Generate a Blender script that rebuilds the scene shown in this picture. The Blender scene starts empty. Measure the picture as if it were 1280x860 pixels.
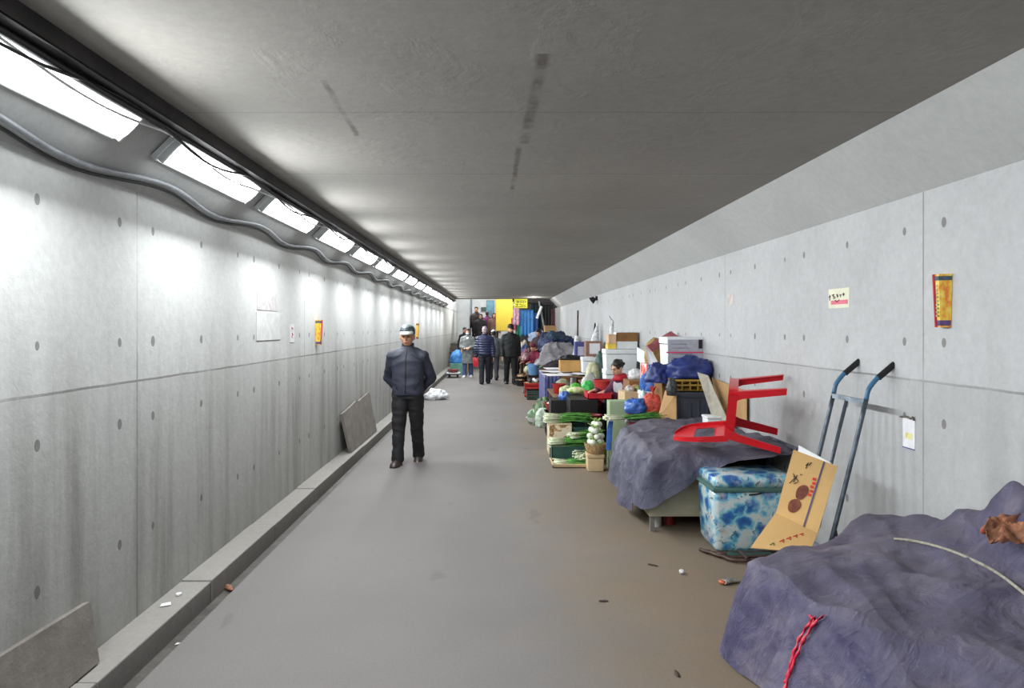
import bpy, bmesh, math, random
from mathutils import Vector, Matrix, Euler, noise
from mathutils.bvhtree import BVHTree
PI = math.pi
S = bpy.context.scene
COL = S.collection
random.seed(7)
V = Vector
EYE, VX, VY, F = 1.66, 621.0, 409.0, 853.0

def P(px, py, Y):                     # a measured photo pixel at a known depth -> world point
    return V(((px - VX) / F * Y, Y, EYE + (VY - py) / F * Y))

# ------------------------------------------------------------------ materials
def lin(c):
    return tuple((x / 12.92 if x <= .04045 else ((x + .055) / 1.055) ** 2.4) for x in c)
def rgb(r, g, b): return lin((r / 255, g / 255, b / 255)) + (1,)
class NT:
    def __init__(s, name):
        s.m = bpy.data.materials.new(name); s.m.use_nodes = True
        s.n = s.m.node_tree.nodes; s.l = s.m.node_tree.links
        s.b = s.n['Principled BSDF']
        s.tc = s.n.new('ShaderNodeTexCoord')
    def N(s, t, **k):
        n = s.n.new(t)
        for a, v in k.items(): setattr(n, a, v)
        return n
    def L(s, a, b): s.l.new(a, b)
    def val(s, x, sock):
        if isinstance(x, (int, float, tuple)): sock.default_value = x
        else: s.L(x, sock)
    def math(s, op, a, b=None, clamp=False):
        n = s.N('ShaderNodeMath', operation=op, use_clamp=clamp)
        s.val(a, n.inputs[0])
        if b is not None: s.val(b, n.inputs[1])
        return n.outputs[0]
    def mix(s, f, a, b, mode='MIX'):
        n = s.N('ShaderNodeMix', data_type='RGBA', blend_type=mode)
        s.val(f, n.inputs[0]); s.val(a, n.inputs[6]); s.val(b, n.inputs[7])
        return n.outputs[2]
    def map(s, scale=(1, 1, 1), loc=(0, 0, 0), rot=(0, 0, 0), src=None):
        n = s.N('ShaderNodeMapping')
        s.L(src or s.tc.outputs['Object'], n.inputs[0])
        n.inputs['Scale'].default_value = scale; n.inputs['Location'].default_value = loc
        n.inputs['Rotation'].default_value = rot
        return n.outputs[0]
    def noise(s, scale, detail=4, rough=.55, vec=None, dist=0):
        n = s.N('ShaderNodeTexNoise'); n.inputs['Scale'].default_value = scale
        n.inputs['Detail'].default_value = detail; n.inputs['Roughness'].default_value = rough
        n.inputs['Distortion'].default_value = dist
        s.L(vec or s.tc.outputs['Object'], n.inputs['Vector'])
        return n.outputs[0]
    def ramp(s, f, stops, interp='LINEAR'):
        n = s.N('ShaderNodeValToRGB'); n.color_ramp.interpolation = interp
        e = n.color_ramp.elements
        while len(e) < len(stops): e.new(.5)
        for i, (p, c) in enumerate(stops):
            e[i].position = p; e[i].color = c if len(c) == 4 else c + (1,)
        s.L(f, n.inputs[0]); return n.outputs[0]
    def bump(s, h, strength=.3, dist=.01):
        n = s.N('ShaderNodeBump'); n.inputs['Strength'].default_value = strength
        n.inputs['Distance'].default_value = dist
        s.L(h, n.inputs['Height']); s.L(n.outputs[0], s.b.inputs['Normal'])

def g3(v): return (v, v, v, 1)
_mc = {}
def mat(name, c, rough=.6, var=.18, scale=9, bump=.0, metal=0, alpha=1, spec=.5, sss=0, coat=0, trans=0):
    """plain procedural material: base colour modulated by noise"""
    key = (name, c, rough, var, scale, bump, metal, alpha, trans)
    if key in _mc: return _mc[key]
    t = NT(name); base = rgb(*c)
    n = t.noise(scale, 5, .6)
    dark = tuple(x * (1 - var * 1.6) for x in base[:3]) + (1,)
    light = tuple(min(1, x * (1 + var)) for x in base[:3]) + (1,)
    t.L(t.ramp(n, [(.3, dark), (.7, light)]), t.b.inputs['Base Color'])
    t.b.inputs['Roughness'].default_value = rough
    t.b.inputs['Metallic'].default_value = metal
    t.b.inputs['Specular IOR Level'].default_value = spec
    t.b.inputs['Coat Weight'].default_value = coat
    if alpha < 1: t.b.inputs['Alpha'].default_value = alpha
    if trans: t.b.inputs['Transmission Weight'].default_value = trans
    if bump: t.bump(t.noise(scale * 4, 6, .65), bump, .01)
    _mc[key] = t.m
    return t.m

# ------------------------------------------------------------------ mesh builder
class MB:
    def __init__(s): s.v = []; s.f = []; s.mi = []; s.cur = 0
    def add(s, vs, fs, M=None):
        o = len(s.v)
        s.v += [tuple((M @ V(p)) if M else V(p)) for p in vs]
        s.f += [tuple(i + o for i in f) for f in fs]
        s.mi += [s.cur] * len(fs); return s
    def box(s, x0, x1, y0, y1, z0, z1, M=None, taper=1.0, bev=0):
        cx, cy = (x0 + x1) / 2, (y0 + y1) / 2; hx, hy = (x1 - x0) / 2, (y1 - y0) / 2
        if bev:
            bev = min(bev, hx * .49, hy * .49, (z1 - z0) * .49)
            bm = bmesh.new(); bmesh.ops.create_cube(bm, size=1)
            for v in bm.verts:
                k = taper if v.co.z < 0 else 1
                v.co = V((cx + v.co.x * 2 * hx * k, cy + v.co.y * 2 * hy * k, z0 + (v.co.z + .5) * (z1 - z0)))
            bmesh.ops.bevel(bm, geom=bm.edges[:] , offset=bev, segments=2, profile=.6, affect='EDGES')
            bm.verts.index_update()
            s.add([v.co.copy() for v in bm.verts], [[v.index for v in f.verts] for f in bm.faces], M); bm.free(); return s
        a = []
        for z, k in ((z0, taper), (z1, 1)):
            a += [(cx - hx * k, cy - hy * k, z), (cx + hx * k, cy - hy * k, z), (cx + hx * k, cy + hy * k, z), (cx - hx * k, cy + hy * k, z)]
        return s.add(a, [(3, 2, 1, 0), (4, 5, 6, 7), (0, 1, 5, 4), (1, 2, 6, 5), (2, 3, 7, 6), (3, 0, 4, 7)], M)
    def rings(s, rings, cap0=True, cap1=True, M=None):
        n = len(rings[0]); vs = [p for r in rings for p in r]; fs = []
        for i in range(len(rings) - 1):
            for j in range(n):
                k = (j + 1) % n
                fs.append((i * n + j, i * n + k, (i + 1) * n + k, (i + 1) * n + j))
        if cap0: fs.append(tuple(range(n))[::-1])
        if cap1: fs.append(tuple((len(rings) - 1) * n + j for j in range(n)))
        return s.add(vs, fs, M)
    def tube(s, pts, r, n=8, M=None, ry=None, cap=True):
        pts = [V(p) for p in pts]; rs = r if isinstance(r, (list, tuple)) else [r] * len(pts)
        rings = []; up = None
        for i, p in enumerate(pts):
            d = (pts[min(i + 1, len(pts) - 1)] - pts[max(i - 1, 0)])
            d = d.normalized() if d.length > 1e-9 else V((0, 0, 1))
            if up is None:
                up = V((0, 0, 1)) if abs(d.z) < .9 else V((1, 0, 0))
            a = d.cross(up).normalized(); b = a.cross(d).normalized(); up = b
            rings.append([p + a * rs[i] * math.cos(t) + b * (ry or rs[i]) * math.sin(t) for t in [-2 * PI * k / n for k in range(n)]])
        rings = [r[::-1] for r in rings]
        return s.rings(rings, cap, cap, M)
    def lathe(s, prof, n=28, M=None, cap0=True, cap1=True, sx=1, sy=1):
        return s.rings([[(r * math.cos(2 * PI * k / n) * sx, r * math.sin(2 * PI * k / n) * sy, z) for k in range(n)] for r, z in prof], cap0, cap1, M)
    def ell(s, c, r, M=None, n=16, R=None):
        m = n // 2; rings = []
        c = V(c)
        for i in range(1, m):
            a = PI * i / m
            ring = []
            for k in range(n):
                b = 2 * PI * k / n
                p = V((r[0] * math.sin(a) * math.cos(b), r[1] * math.sin(a) * math.sin(b), -r[2] * math.cos(a)))
                if R: p = R @ p
                ring.append(c + p)
            rings.append(ring)
        return s.rings(rings, True, True, M)
    def cap(s, a, ra, b, rb, n=14, M=None):
        a, b = V(a), V(b); d = (b - a)
        L = d.length; d = d.normalized() if L > 1e-9 else V((0, 0, 1))
        pts = []; rs = []
        for i in range(4):
            t = PI / 2 * (i + .3) / 4; pts.append(a - d * ra * math.cos(t)); rs.append(ra * math.sin(t))
        pts += [a, b]; rs += [ra, rb]
        for i in range(4)[::-1]:
            t = PI / 2 * (i + .3) / 4; pts.append(b + d * rb * math.cos(t)); rs.append(rb * math.sin(t))
        up = V((0, 0, 1)) if abs(d.z) < .9 else V((0, 1, 0))
        u = d.cross(up).normalized(); w = d.cross(u)
        return s.rings([[p + u * r * math.cos(2 * PI * k / n) + w * r * math.sin(2 * PI * k / n) for k in range(n)] for p, r in zip(pts, rs)], True, True, M)
    def loft(s, path, side=V((1, 0, 0)), n=24, M=None, sup=2.3):
        """path: (centre, half width along side, half depth); super-ellipse rings"""
        rings = []
        for i, (c, a, b) in enumerate(path):
            c = V(c); d = V(path[min(i + 1, len(path) - 1)][0]) - V(path[max(i - 1, 0)][0])
            d = d.normalized(); sd = (side - d * side.dot(d)).normalized(); fw = d.cross(sd)
            ring = []
            for k in range(n):
                t = 2 * PI * k / n; cc, ss = math.cos(t), math.sin(t)
                e = 2 / sup
                ring.append(c + sd * a * math.copysign(abs(cc) ** e, cc) + fw * b * math.copysign(abs(ss) ** e, ss))
            rings.append(ring)
        return s.rings(rings, True, True, M)
    def quad(s, pts, th=.004, M=None):
        """thin solid sheet through the given corner points (any polygon)"""
        pts = [V(p) for p in pts]; nrm = (pts[1] - pts[0]).cross(pts[2] - pts[0]).normalized() * th
        n = len(pts)
        return s.add(pts + [p + nrm for p in pts], [tuple(range(n))[::-1], tuple(range(n, 2 * n))] + [(i, (i + 1) % n, n + (i + 1) % n, n + i) for i in range(n)], M)
    def mesh(s, name):
        me = bpy.data.meshes.new(name); me.from_pydata([tuple(v) for v in s.v], [], s.f); me.update(); return me
    def build(s, name, m, parent=None, smooth=None, loc=None, rot=None):
        me = s.mesh(name)
        bm = bmesh.new(); bm.from_mesh(me); bmesh.ops.recalc_face_normals(bm, faces=bm.faces[:]); bm.to_mesh(me); bm.free()
        ms = m if isinstance(m, (list, tuple)) else [m]
        for x in ms: me.materials.append(x)
        if len(ms) > 1: me.polygons.foreach_set('material_index', s.mi)
        if smooth: 
            me.polygons.foreach_set('use_smooth', [True] * len(me.polygons))
            if smooth != 'all': me.set_sharp_from_angle(angle=math.radians(smooth if smooth is not True else 38))
        o = bpy.data.objects.new(name, me); COL.objects.link(o)
        if parent: o.parent = parent
        if loc is not None: o.location = loc
        if rot is not None: o.rotation_euler = rot
        return o

def blob(mb, name, m, parent=None, voxel=.012, smooth=6, disp=None):
    """union the closed shapes in mb into one continuous surface"""
    me = mb.mesh('tmp_' + name)
    bm = bmesh.new(); bm.from_mesh(me); bmesh.ops.recalc_face_normals(bm, faces=bm.faces[:]); bm.to_mesh(me); bm.free()
    t = bpy.data.objects.new('tmp_' + name, me); COL.objects.link(t)
    r = t.modifiers.new('r', 'REMESH'); r.mode = 'VOXEL'; r.voxel_size = voxel
    if smooth:
        q = t.modifiers.new('s', 'SMOOTH'); q.factor = .5; q.iterations = smooth
    dg = bpy.context.evaluated_depsgraph_get()
    out = bpy.data.meshes.new_from_object(t.evaluated_get(dg)); out.name = name
    bpy.data.objects.remove(t); bpy.data.meshes.remove(me)
    if disp:
        for v in out.vertices: v.co = disp(v.co, v.normal)
    out.materials.clear(); out.materials.append(m)
    out.polygons.foreach_set('use_smooth', [True] * len(out.polygons))
    o = bpy.data.objects.new(name, out); COL.objects.link(o)
    if parent: o.parent = parent
    return o

def tag(o, label=None, cat=None, group=None, kind=None):
    if label: o['label'] = label
    if cat: o['category'] = cat
    if group: o['group'] = group
    if kind: o['kind'] = kind
    return o
def thing(name, loc, label, cat, rz=0, group=None, rot=None):
    o = bpy.data.objects.new(name, None); o.empty_display_size = .05; COL.objects.link(o)
    o.location = loc; o.rotation_euler = rot or (0, 0, rz)
    return tag(o, label, cat, group)
def children(o): return [c for c in bpy.data.objects if c.parent == o]
def copy_tree(o, parent=None):
    c = o.copy(); COL.objects.link(c); c.parent = parent
    for ch in children(o): copy_tree(ch, c)
    return c
def T(x, y, z, rz=0, rx=0, ry=0, s=1):
    return Matrix.Translation((x, y, z)) @ Euler((rx, ry, rz)).to_matrix().to_4x4() @ Matrix.Scale(s, 4)
def nz(p, f=1, s=0): return noise.noise(V(p) * f + V((s * 7.3, s * 3.1, s * 5.7)))
def spline(pts, n=8):
    pts = [V(p) for p in pts]; out = []
    for i in range(len(pts) - 1):
        p0, p1, p2, p3 = pts[max(i - 1, 0)], pts[i], pts[i + 1], pts[min(i + 2, len(pts) - 1)]
        for k in range(n):
            t = k / n
            out.append(.5 * ((2 * p1) + (p2 - p0) * t + (2 * p0 - 5 * p1 + 4 * p2 - p3) * t * t + (3 * p1 - p0 - 3 * p2 + p3) * t ** 3))
    return out + [pts[-1]]
# ================================================================== camera
cam = bpy.data.cameras.new('camera'); co = bpy.data.objects.new('camera', cam); COL.objects.link(co)
co.location = (0, 0, EYE); co.rotation_euler = (PI / 2, 0, 0)
cam.sensor_width = 36; cam.lens = F / 1280 * 36; cam.clip_start = .05
cam.shift_x = (640 - VX) / 1280; cam.shift_y = -(430 - VY) / 1280
S.camera = co
S.view_settings.view_transform = 'Standard'; S.view_settings.look = 'None'; S.view_settings.exposure = 0.0
w = bpy.data.worlds.new('world'); S.world = w; w.use_nodes = True
w.node_tree.nodes['Background'].inputs[0].default_value = (.85, .93, 1, 1)
w.node_tree.nodes['Background'].inputs[1].default_value = 1.0
S.cycles.max_bounces = 8; S.cycles.diffuse_bounces = 4; S.cycles.use_denoising = True
S.cycles.sample_clamp_indirect = 6

# ================================================================== concrete
XL, XR, ZW, ZC = -1.94, 2.30, 2.39, 2.71
YB, YE = -3.0, 25.6
def concrete(name, base, sx, seams=True, streak=True, stain_shade=.25, seam_off=3.68, ceil=False, hue=(1, .985, .95), warm=.0):
    t = NT(name); b = base
    sep = t.N('ShaderNodeSeparateXYZ'); t.L(t.tc.outputs['Object'], sep.inputs[0])
    X, Y, Z = sep.outputs
    big = t.noise(.9, 6, .6); fine = t.noise(22, 6, .7)
    c = t.ramp(big, [(.3, (b * .84 * hue[0], b * .84 * hue[1], b * .84 * hue[2])), (.7, (b * hue[0], b * hue[1], b * hue[2]))])
    c = t.mix(.35, c, t.ramp(fine, [(.3, g3(.72)), (.7, g3(1.15))]), 'MULTIPLY')
    h = fine
    if streak:
        sv = t.map((1, 2.6, .22)); st = t.noise(1.6, 7, .62, sv)
        mask = t.ramp(st, [(.46, g3(0)), (.68, g3(1))])
        zf = t.math('MULTIPLY', t.math('SUBTRACT', 1.9, Z, True), stain_shade)
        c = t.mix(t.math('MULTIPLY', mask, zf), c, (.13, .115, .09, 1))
        low = t.math('MULTIPLY', t.math('SUBTRACT', 1.0, t.math('DIVIDE', Z, 1.5), True), stain_shade * .9)  # brown grime plus painted falloff of light towards the wall foot
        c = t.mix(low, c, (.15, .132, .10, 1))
    if seams:
        my = t.math('SUBTRACT', t.math('MODULO', t.math('ADD', Y, 32 - seam_off), 1.6), 0)
        ty = t.math('SUBTRACT', my, .17)
        dy = t.math('ABSOLUTE', t.math('SUBTRACT', t.math('MODULO', t.math('ADD', ty, .315 + .63), .63), .315))
        s_ = t.math('ABSOLUTE', t.math('SUBTRACT', Z, 1.37))
        dz = t.math('ABSOLUTE', t.math('SUBTRACT', t.math('MODULO', t.math('ADD', s_, .72), .62), .31))
        d2 = t.math('ADD', t.math('MULTIPLY', dy, dy), t.math('MULTIPLY', t.math('MULTIPLY', dz, dz), .5))
        hole = t.math('LESS_THAN', d2, t.math('MULTIPLY', t.noise(2.3, 2), .00062))
        c = t.mix(t.math('MULTIPLY', hole, .65), c, (.1, .09, .08, 1))
        jy = t.math('LESS_THAN', t.math('ABSOLUTE', t.math('SUBTRACT', t.math('MODULO', t.math('ADD', Y, 32 - seam_off + 1.6), 3.2), 1.6)), .005)
        wob = t.math('MULTIPLY', t.math('SUBTRACT', t.noise(3.0, 3), .5), .012)
        jz = t.math('LESS_THAN', t.math('ABSOLUTE', t.math('SUBTRACT', t.math('ADD', Z, wob), 1.37)), .006)
        nn = t.ramp(t.noise(1.7, 4), [(.35, g3(.25)), (.6, g3(.85))])
        j = t.math('MULTIPLY', t.math('MAXIMUM', jy, jz), nn)
        c = t.mix(t.math('MULTIPLY', j, .75), c, (.12, .11, .1, 1))
        # lower panel slightly darker than the upper one
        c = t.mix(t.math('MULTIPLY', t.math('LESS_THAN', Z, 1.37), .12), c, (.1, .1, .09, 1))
        h = t.math('SUBTRACT', fine, t.math('MULTIPLY', t.math('MAXIMUM', hole, j), 4.0))
    if ceil:
        # damp lines along the tunnel and transverse pour joints
        def line(x0, y0, y1, wd, drift=0):
            wb = t.math('MULTIPLY', t.math('SUBTRACT', t.noise(5, 3), .5), .03)
            xx = t.math('ADD', t.math('SUBTRACT', X, t.math('MULTIPLY', t.math('SUBTRACT', Y, y0), drift)), wb)
            a = t.math('SUBTRACT', 1.6, t.math('DIVIDE', t.math('ABSOLUTE', t.math('SUBTRACT', xx, x0)), wd), True)
            a = t.math('MULTIPLY', a, t.math('GREATER_THAN', Y, y0))
            return t.math('MULTIPLY', a, t.math('LESS_THAN', Y, y1))
        a = t.math('MAXIMUM', line(.18, 2.62, 3.9, .022, -.02), line(.13, 4.0, 5.2, .014, -.01))
        a = t.math('MAXIMUM', a, line(-.74, 2.9, 3.75, .012, -.03))
        brk = t.ramp(t.noise(4.5, 6, .7), [(.36, g3(.05)), (.6, g3(1))])
        c = t.mix(t.math('MULTIPLY', t.math('MULTIPLY', a, brk), .6), c, (.055, .042, .032, 1))
        jm = t.math('LESS_THAN', t.math('ABSOLUTE', t.math('SUBTRACT', t.math('MODULO', t.math('ADD', Y, t.math('MULTIPLY', t.noise(2, 2), .03)), 1.34), .67)), .008)
        c = t.mix(t.math('MULTIPLY', jm, .3), c, (.1, .1, .09, 1))
        tr = t.ramp(t.noise(3.5, 6, .65, t.map((1, .7, 1)), .4), [(.52, g3(0)), (.62, g3(1))])
        h = t.math('ADD', t.math('MULTIPLY', fine, .5), t.math('MULTIPLY', tr, .35))
    t.L(c, t.b.inputs['Base Color']); t.b.inputs['Roughness'].default_value = .82
    t.b.inputs['Specular IOR Level'].default_value = .25
    t.bump(h, .2 if ceil else .35, .012 if ceil else .006)
    return t.m
M_wallL = concrete('concrete_left', .70, -1, stain_shade=.5, hue=(.98, 1, .98))
M_wallR = concrete('concrete_right', .57, 1, seam_off=3.68, stain_shade=.22, hue=(.97, .985, 1))
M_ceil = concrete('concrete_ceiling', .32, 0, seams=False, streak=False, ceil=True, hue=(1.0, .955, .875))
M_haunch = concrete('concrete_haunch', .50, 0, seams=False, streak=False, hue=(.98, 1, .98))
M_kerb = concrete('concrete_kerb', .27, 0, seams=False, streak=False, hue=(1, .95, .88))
M_dark = mat('dark_recess', (40, 38, 36), .9)

# asphalt floor: grey on the walked side, brown and dusty towards the stalls
t = NT('asphalt'); sep = t.N('ShaderNodeSeparateXYZ'); t.L(t.tc.outputs['Object'], sep.inputs[0])
fx = t.math('ADD', t.math('MULTIPLY', sep.outputs[0], .75), t.math('MULTIPLY', t.math('SUBTRACT', t.noise(1.3, 5), .5), 1.1))
c = t.ramp(t.math('ADD', fx, .0), [(.1, rgb(115, 111, 109)), (.8, rgb(128, 114, 97))])
c = t.mix(.5, c, t.ramp(t.noise(75, 8, .85), [(.3, g3(.6)), (.7, g3(1.3))]), 'MULTIPLY')
c = t.mix(.6, c, t.ramp(t.noise(.55, 5, .6), [(.3, g3(.78)), (.7, g3(1.06))]), 'MULTIPLY')
wet = t.ramp(t.noise(2.1, 3, .5, t.map((1, .45, 1), (3.1, .4, 0))), [(.68, g3(0)), (.7, g3(.35))])
c = t.mix(wet, c, rgb(85, 82, 80))
t.L(c, t.b.inputs['Base Color']); t.b.inputs['Roughness'].default_value = .78; t.b.inputs['Specular IOR Level'].default_value = .3
t.bump(t.noise(140, 6, .8), .35, .004); M_floor = t.m
M_gut = mat('wet_gutter', (70, 66, 62), .55, .35, 6, .5)

def struct(o): o['kind'] = 'structure'; return o
YS = 34.0
struct(MB().box(-1.664, XR + .2, YB, YS, -.25, 0).build('floor', M_floor))
struct(MB().box(-1.78, -1.664, YB, YS, -.25, -.035).build('trim_1', M_gut))
k = MB()
y = YB; i = 0
while y < YS:                                  # kerb stones laid end to end
    L = 1.2; j = random.uniform(-.004, .004)
    k.box(XL - .1, -1.755 + j, y + .004, min(y + L, YS) - .004, -.2, .10 + random.uniform(-.004, .004), bev=.008); y += L
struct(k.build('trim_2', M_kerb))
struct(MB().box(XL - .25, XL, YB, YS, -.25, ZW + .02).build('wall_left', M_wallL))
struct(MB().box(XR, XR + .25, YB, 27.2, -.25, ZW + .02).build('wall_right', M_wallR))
def prism(xz, y0, y1):
    n = len(xz); m = MB()
    m.add([(x, y0, z) for x, z in xz] + [(x, y1, z) for x, z in xz], [tuple(range(n)), tuple(range(n, 2 * n))[::-1]] + [(i, (i + 1) % n, n + (i + 1) % n, n + i) for i in range(n)])
    return m
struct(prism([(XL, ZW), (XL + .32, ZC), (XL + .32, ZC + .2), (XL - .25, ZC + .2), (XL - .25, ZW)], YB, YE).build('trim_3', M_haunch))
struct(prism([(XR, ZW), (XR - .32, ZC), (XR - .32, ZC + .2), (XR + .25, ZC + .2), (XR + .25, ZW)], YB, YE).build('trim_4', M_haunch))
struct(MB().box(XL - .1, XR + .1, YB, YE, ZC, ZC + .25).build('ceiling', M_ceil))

# stairwell beyond the tunnel mouth
M_white = mat('painted_plaster', (205, 208, 210), .8, .08, 3)
M_step = mat('stair_concrete', (120, 116, 112), .85, .2, 7)
st = MB()
for i in range(6): st.box(XL, .75, 27.0 + i * .32, YS, .165 * i, .165 * (i + 1))
struct(st.build('stairs_1', M_step)); bpy.data.objects['stairs_1'].name = 'trim_5'
struct(MB().box(XL - .2, .75, YS, YS + .2, -.2, 6).build('wall_back', M_white))
struct(MB().box(.75, XR + .3, 27.2, 27.4, -.2, 4.2).build('wall_end', mat('dark_end_wall', (62, 58, 60), .85)))
struct(MB().box(.75, .87, 27.4, YS, -.2, 4.6).build('wall_stair', M_white))
struct(MB().box(XL - .25, XL, YE, YS, ZW, 6).build('trim_6', M_white))
struct(MB().box(XL - .25, XR + .3, YE, YE + .15, ZC + .2, 4.4).build('trim_7', M_white))

# ================================================================== fluorescent lights
t = NT('lamp_glow'); t.b.inputs['Emission Color'].default_value = (.94, .98, 1, 1)
t.b.inputs['Emission Strength'].default_value = 9.0; t.b.inputs['Base Color'].default_value = g3(.9); M_glow = t.m
M_house = mat('lamp_housing', (215, 218, 218), .4, .15, 8, metal=.3)
dH = V((1, 0, 1)).normalized(); nH = V((1, 0, -1)).normalized()
Rl = Matrix((( dH.x, 0, nH.x), (0, 1, 0), (dH.z, 0, nH.z)))     # columns: across, along, out
words = ['very nearest', 'second', 'third', 'fourth', 'fifth', 'sixth', 'seventh', 'eighth', 'ninth', 'tenth', 'eleventh', 'twelfth', 'thirteenth', 'fourteenth', 'fifteenth']
def make_lamp(label):
    r = thing('fluorescent_lamp', (0, 0, 0), label, 'lamp')
    m = MB(); m.box(-.10, .10, -.59, .59, 0, .035, bev=.006)
    for s in (-1, 1): m.box(-.085, .085, s * .58 - .008, s * .58 + .008, .02, .07, bev=.004)
    m.build('housing', M_house, r)
    d = MB(); d.loft([((0, -.57, .048), .078, .030), ((0, -.54, .048), .085, .038), ((0, .54, .048), .085, .038), ((0, .57, .048), .078, .030)], n=20)
    d.build('diffuser', M_glow, r, smooth=45)
    MB().box(.104, .13, -.05, .05, .0, .05, bev=.004).build('junction_box', M_house, r)
    return r
base = V((XL, 0, ZW)) + dH * .32 + nH * .006
proto = None
for k in range(-2, 15):
    yc = 2.53 + 1.54 * k + .03 * math.sin(k * 2.3)
    lab = f'{words[k]} glowing fluorescent light fixture along the left ceiling edge' if k >= 0 else None
    if k < 0: pass
    else:
        if proto is None: r = proto = make_lamp(lab)
        else: r = copy_tree(proto); r['label'] = lab
        r.location = base + V((0, yc, 0)); r.rotation_euler = Rl.to_euler(); r['group'] = 'fluorescent lights along the left ceiling edge'
    L = bpy.data.lights.new('lamp_light', 'AREA'); L.shape = 'RECTANGLE'; L.size = .14; L.size_y = .8
    L.energy = 45 if k >= 0 else 44; L.color = (.95, .985, 1)
    lo = bpy.data.objects.new('lamp_light', L); COL.objects.link(lo)
    lo.location = base + V((0, yc, 0)) + nH * .12 - dH * .03
    ax = V((1, 0, -1.05)).normalized(); z = -ax; x = V((1.05, 0, 1)).normalized(); yv = z.cross(x)
    lo.rotation_euler = Matrix((x, yv, z)).transposed().to_euler()

# steel cable channel under the ceiling edge, and cables
M_steel = mat('dark_steel_channel', (58, 55, 56), .5, .3, 5, metal=.3)
M_black = mat('black_cable', (30, 30, 34), .45, .2, 20)
M_greycab = mat('grey_conduit', (150, 154, 160), .35, .2, 12)
ch = MB(); x0 = -1.535
ch.box(x0 - .006, x0, YB, YE, ZC - .075, ZC - .002); ch.box(x0 - .06, x0, YB, YE, ZC - .078, ZC - .070); ch.box(x0 - .066, x0 - .058, YB, YE, ZC - .1, ZC - .05)
tag(ch.build('cable_channel', M_steel), 'long dark steel cable channel fixed under the ceiling above the lights', 'cable tray')
def cable(name, label, m, r, x, z, amp, per, ph, seed, y1=YE - .1, hor=0):
    pts = []; yy = -.5
    while yy < y1:
        q = math.sin(2 * PI * (yy + ph) / per); e = nz((yy * .9, seed, 0))
        pts.append((x + hor * q * amp + e * .015, yy, z + (q if not hor else q * .6) * amp - abs(e) * .03)); yy += .13
    return tag(MB().tube(pts, r, 7).build(name, m, smooth='all'), label, 'cable')
cable('power_cable', 'thick black cable bundle running just under the steel channel', M_black, .018, -1.60, 2.625, .006, 3.1, 0, 1)
cable('power_cable', 'thin black cable looping loosely above the light diffusers', M_black, .007, -1.585, 2.60, .035, 1.58, .6, 3)
cable('power_cable', 'thin white cable sagging between the light fixtures', mat('white_cable', (215, 218, 220), .4), .006, -1.60, 2.585, .025, 1.58, .1, 8)
# wavy lower conduit on the haunch
pts = []; yy = -.5
while yy < YE - .2:
    q = math.sin(2 * PI * (yy - 1.9) / 1.54); p = V((XL, 0, ZW)) + dH * (.08 + .035 * q + .01 * nz((yy, 5, 5))) + nH * .022; p.y = yy
    pts.append(p); yy += .12
tag(MB().tube(pts, .0135, 8).build('wavy_conduit', M_greycab, smooth='all'), 'thick grey wavy conduit running below the row of lights', 'conduit')
pts2 = [p - dH * .035 - V((0, 0, .0)) for p in pts]
tag(MB().tube(pts2, .009, 7).build('power_cable', M_black, smooth='all'), 'black cable tied along the underside of the wavy grey conduit', 'cable')
# tunnel end lights: two stairwell bulbs, one bulbless, last added unseen to brighten yellow board
for i, (x, yy, z, e) in enumerate([(-1.0, 28.6, 3.5, 170), (.2, 30.5, 4.3, 240), (1.3, 24.0, 2.6, 26), (.25, 26.9, 2.75, 45)]):
    L = bpy.data.lights.new('end_fill_light', 'POINT'); L.energy = e; L.shadow_soft_size = .12; L.color = (1, .97, .9)
    lo = bpy.data.objects.new('end_fill_light', L); COL.objects.link(lo); lo.location = (x, yy, z)
    b = MB().ell((x, yy, z + .3), (.1, .1, .1)).build('hanging_bulb', M_glow, smooth='all') if i < 2 else None
    if b: tag(b, ['round bright bulb over the lower stairs', 'round bright bulb over the upper stairs'][i], 'light bulb')
# ================================================================== materials for goods
def tarp_mat(name, c1, c2, c3, sc=1.0, weave=True):
    t = NT(name)
    a = t.noise(2.6 * sc, 7, .62, None, .6); b = t.noise(9 * sc, 6, .7, t.map((1, 1, 2.2)), .3)
    c = t.ramp(a, [(.32, rgb(*c1)), (.5, rgb(*c2)), (.72, rgb(*c3))])
    c = t.mix(.6, c, t.ramp(b, [(.3, g3(.55)), (.7, g3(1.35))]), 'MULTIPLY')
    geo = t.N('ShaderNodeNewGeometry'); sn = t.N('ShaderNodeSeparateXYZ'); t.L(geo.outputs['Normal'], sn.inputs[0])
    up = t.math('MULTIPLY', t.ramp(sn.outputs[2], [(.45, g3(0)), (.95, g3(1))]), t.ramp(t.noise(3.3 * sc, 7, .7), [(.3, g3(.25)), (.65, g3(.8))]))
    c = t.mix(up, c, rgb(98, 93, 103))
    scr = t.ramp(t.noise(5 * sc, 8, .8, t.map((1, 2.5, 1), rot=(0, 0, .6)), 1.2), [(.60, g3(0)), (.72, g3(.5))])
    c = t.mix(scr, c, rgb(150, 146, 165))
    t.L(c, t.b.inputs['Base Color']); t.b.inputs['Roughness'].default_value = .62
    t.b.inputs['Specular IOR Level'].default_value = .35
    rg = t.math('ABSOLUTE', t.math('SUBTRACT', t.noise(6 * sc, 5, .5, t.map((1, 1.7, 1), rot=(0, 0, .5)), .8), .5)); rg = t.math('SUBTRACT', 1, t.math('MULTIPLY', rg, 5.0), True)
    h = t.math('ADD', t.math('MULTIPLY', t.noise(130, 3, .6), .25), t.math('ADD', t.noise(14, 6, .6, None, .5), t.math('MULTIPLY', rg, .8)))
    t.bump(h, .55, .014); return t.m
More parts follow.
